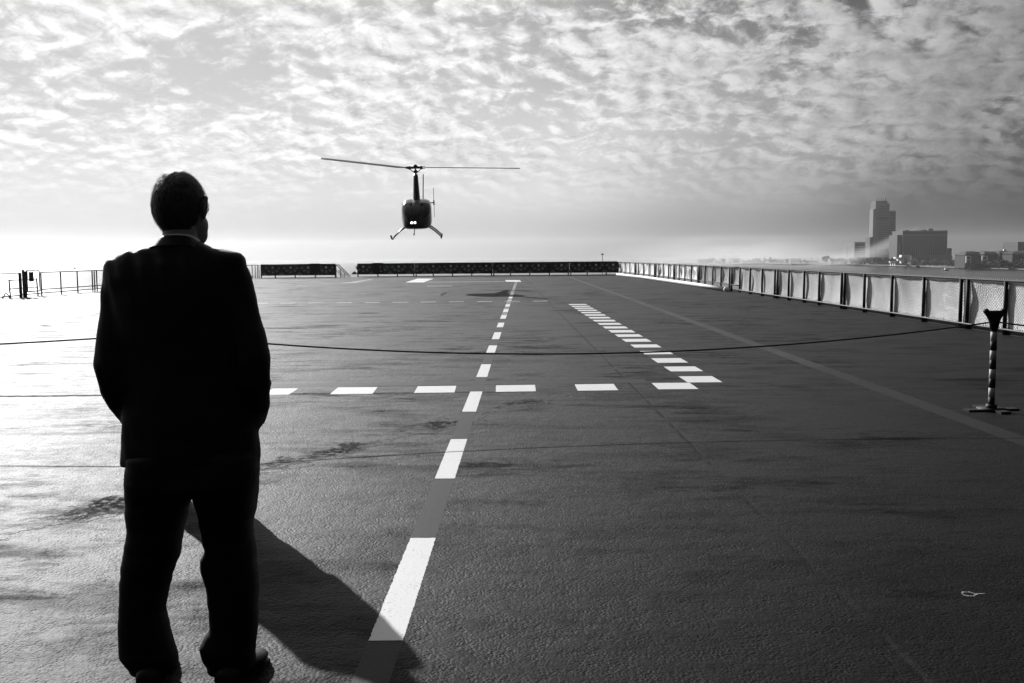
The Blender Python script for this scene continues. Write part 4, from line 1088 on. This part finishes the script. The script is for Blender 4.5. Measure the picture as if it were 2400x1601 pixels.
q = gnd(2217, 634.5, SEA)
t = thing('motorboat', 'small dark motorboat on the water before the seawall', 'boat', q, R(10))
MB().loft([[Vector((x, y * k_, z)) for x, y in ((-4, -1.3), (2, -1.3), (4.6, 0), (2, 1.3), (-4, 1.3))] for z, k_ in ((-.3, .6), (.4, .9), (1.2, 1))]).build('hull', M['hull'], t)
MB().loft([[Vector((x * k_, y * k_, z)) for x, y in ((-1.6, -1), (1.4, -.9), (1.4, .9), (-1.6, 1))] for z, k_ in ((1.2, 1), (2.6, .8))]).build('cabin', M['pale'], t)
# gull
q = aty(175, 629, 60)
g = thing('seagull', 'lone gull flying low over the sea above the left rail fence', 'bird', q); g.scale = (.7, .7, .7)
MB().ball((0, 0, 0), (.06, .2, .06), 10, 8).build('body', M['bird'], g, True)
for sx in (-1, 1): MB().add([(0, .08, .02), (0, -.08, .02), (sx * .22, .02, .22), (sx * .22, .1, .22), (sx * .42, -.02, .34 if sx < 0 else .1)], [(0, 1, 2, 3), (3, 2, 4)]).build('wing', M['bird'], g)

# ------------------------------------------------------------------ air
def volume(name, dens_, aniso, g=1.0):
    m = bpy.data.materials.new(name); m.use_nodes = True
    q = NT(m.node_tree); v = q.node('ShaderNodeVolumePrincipled')
    v.inputs['Color'].default_value = (g, g, g, 1); v.inputs['Density'].default_value = dens_; v.inputs['Anisotropy'].default_value = aniso
    o = q.node('ShaderNodeOutputMaterial'); q.l.new(v.outputs[0], o.inputs['Volume']); return m
HAZE = 0.65e-4
MB().box((-4450, -600, -19.6), (3450, 5950, 100)).build('haze', volume('haze_air', HAZE, 0.6, 0.95), kind='stuff')

def soft_volume(name, dens_, aniso):
    m = bpy.data.materials.new(name); m.use_nodes = True
    q = NT(m.node_tree); v = q.node('ShaderNodeVolumePrincipled')
    co = q.node('ShaderNodeTexCoord').outputs['Object']
    ln = q.node('ShaderNodeVectorMath', operation='LENGTH', ins={0: co}).outputs['Value']
    fall = q.m('POWER', q.m('MAXIMUM', q.m('SUBTRACT', 1.0, ln), 0.0), 1.3)
    n = q.smooth(q.noise(co, 2.2, 3, 0.55), 0.3, 0.7, 0.35, 1.5)
    q.put(v.inputs['Density'], q.m('MULTIPLY', q.m('MULTIPLY', fall, n), dens_))
    v.inputs['Color'].default_value = (.97, .97, .97, 1); v.inputs['Anisotropy'].default_value = aniso
    o = q.node('ShaderNodeOutputMaterial'); q.l.new(v.outputs[0], o.inputs['Volume']); return m
def fog(name_label, c, r, dens_, rz=0.0, ry=0.0):
    o = MB().ball((0, 0, 0), 1.0, 32, 18).build('drifting_fog', soft_volume('fog_' + name_label, dens_, 0.6), None, kind='stuff')
    o.location = c; o.scale = r; o.rotation_euler = (0, ry, rz); return o
q = aty(1800, 618, 1800); fog('bank', (q.x - 40, 1850, SEA + 8), (300, 320, 55), 3.0e-3, R(-10))
q = aty(2040, 592, 1500); fog('wisp', (q.x, 1505, q.z), (85, 34, 16), 1.6e-2, 0, R(-14))
q = aty(2098, 562, 1500); fog('wisp', (q.x, 1500, q.z), (48, 28, 12), 1.8e-2, 0, R(-26))
q = aty(1990, 608, 1540); fog('wisp', (q.x, 1545, q.z), (110, 44, 17), 1.2e-2, 0, R(-6))
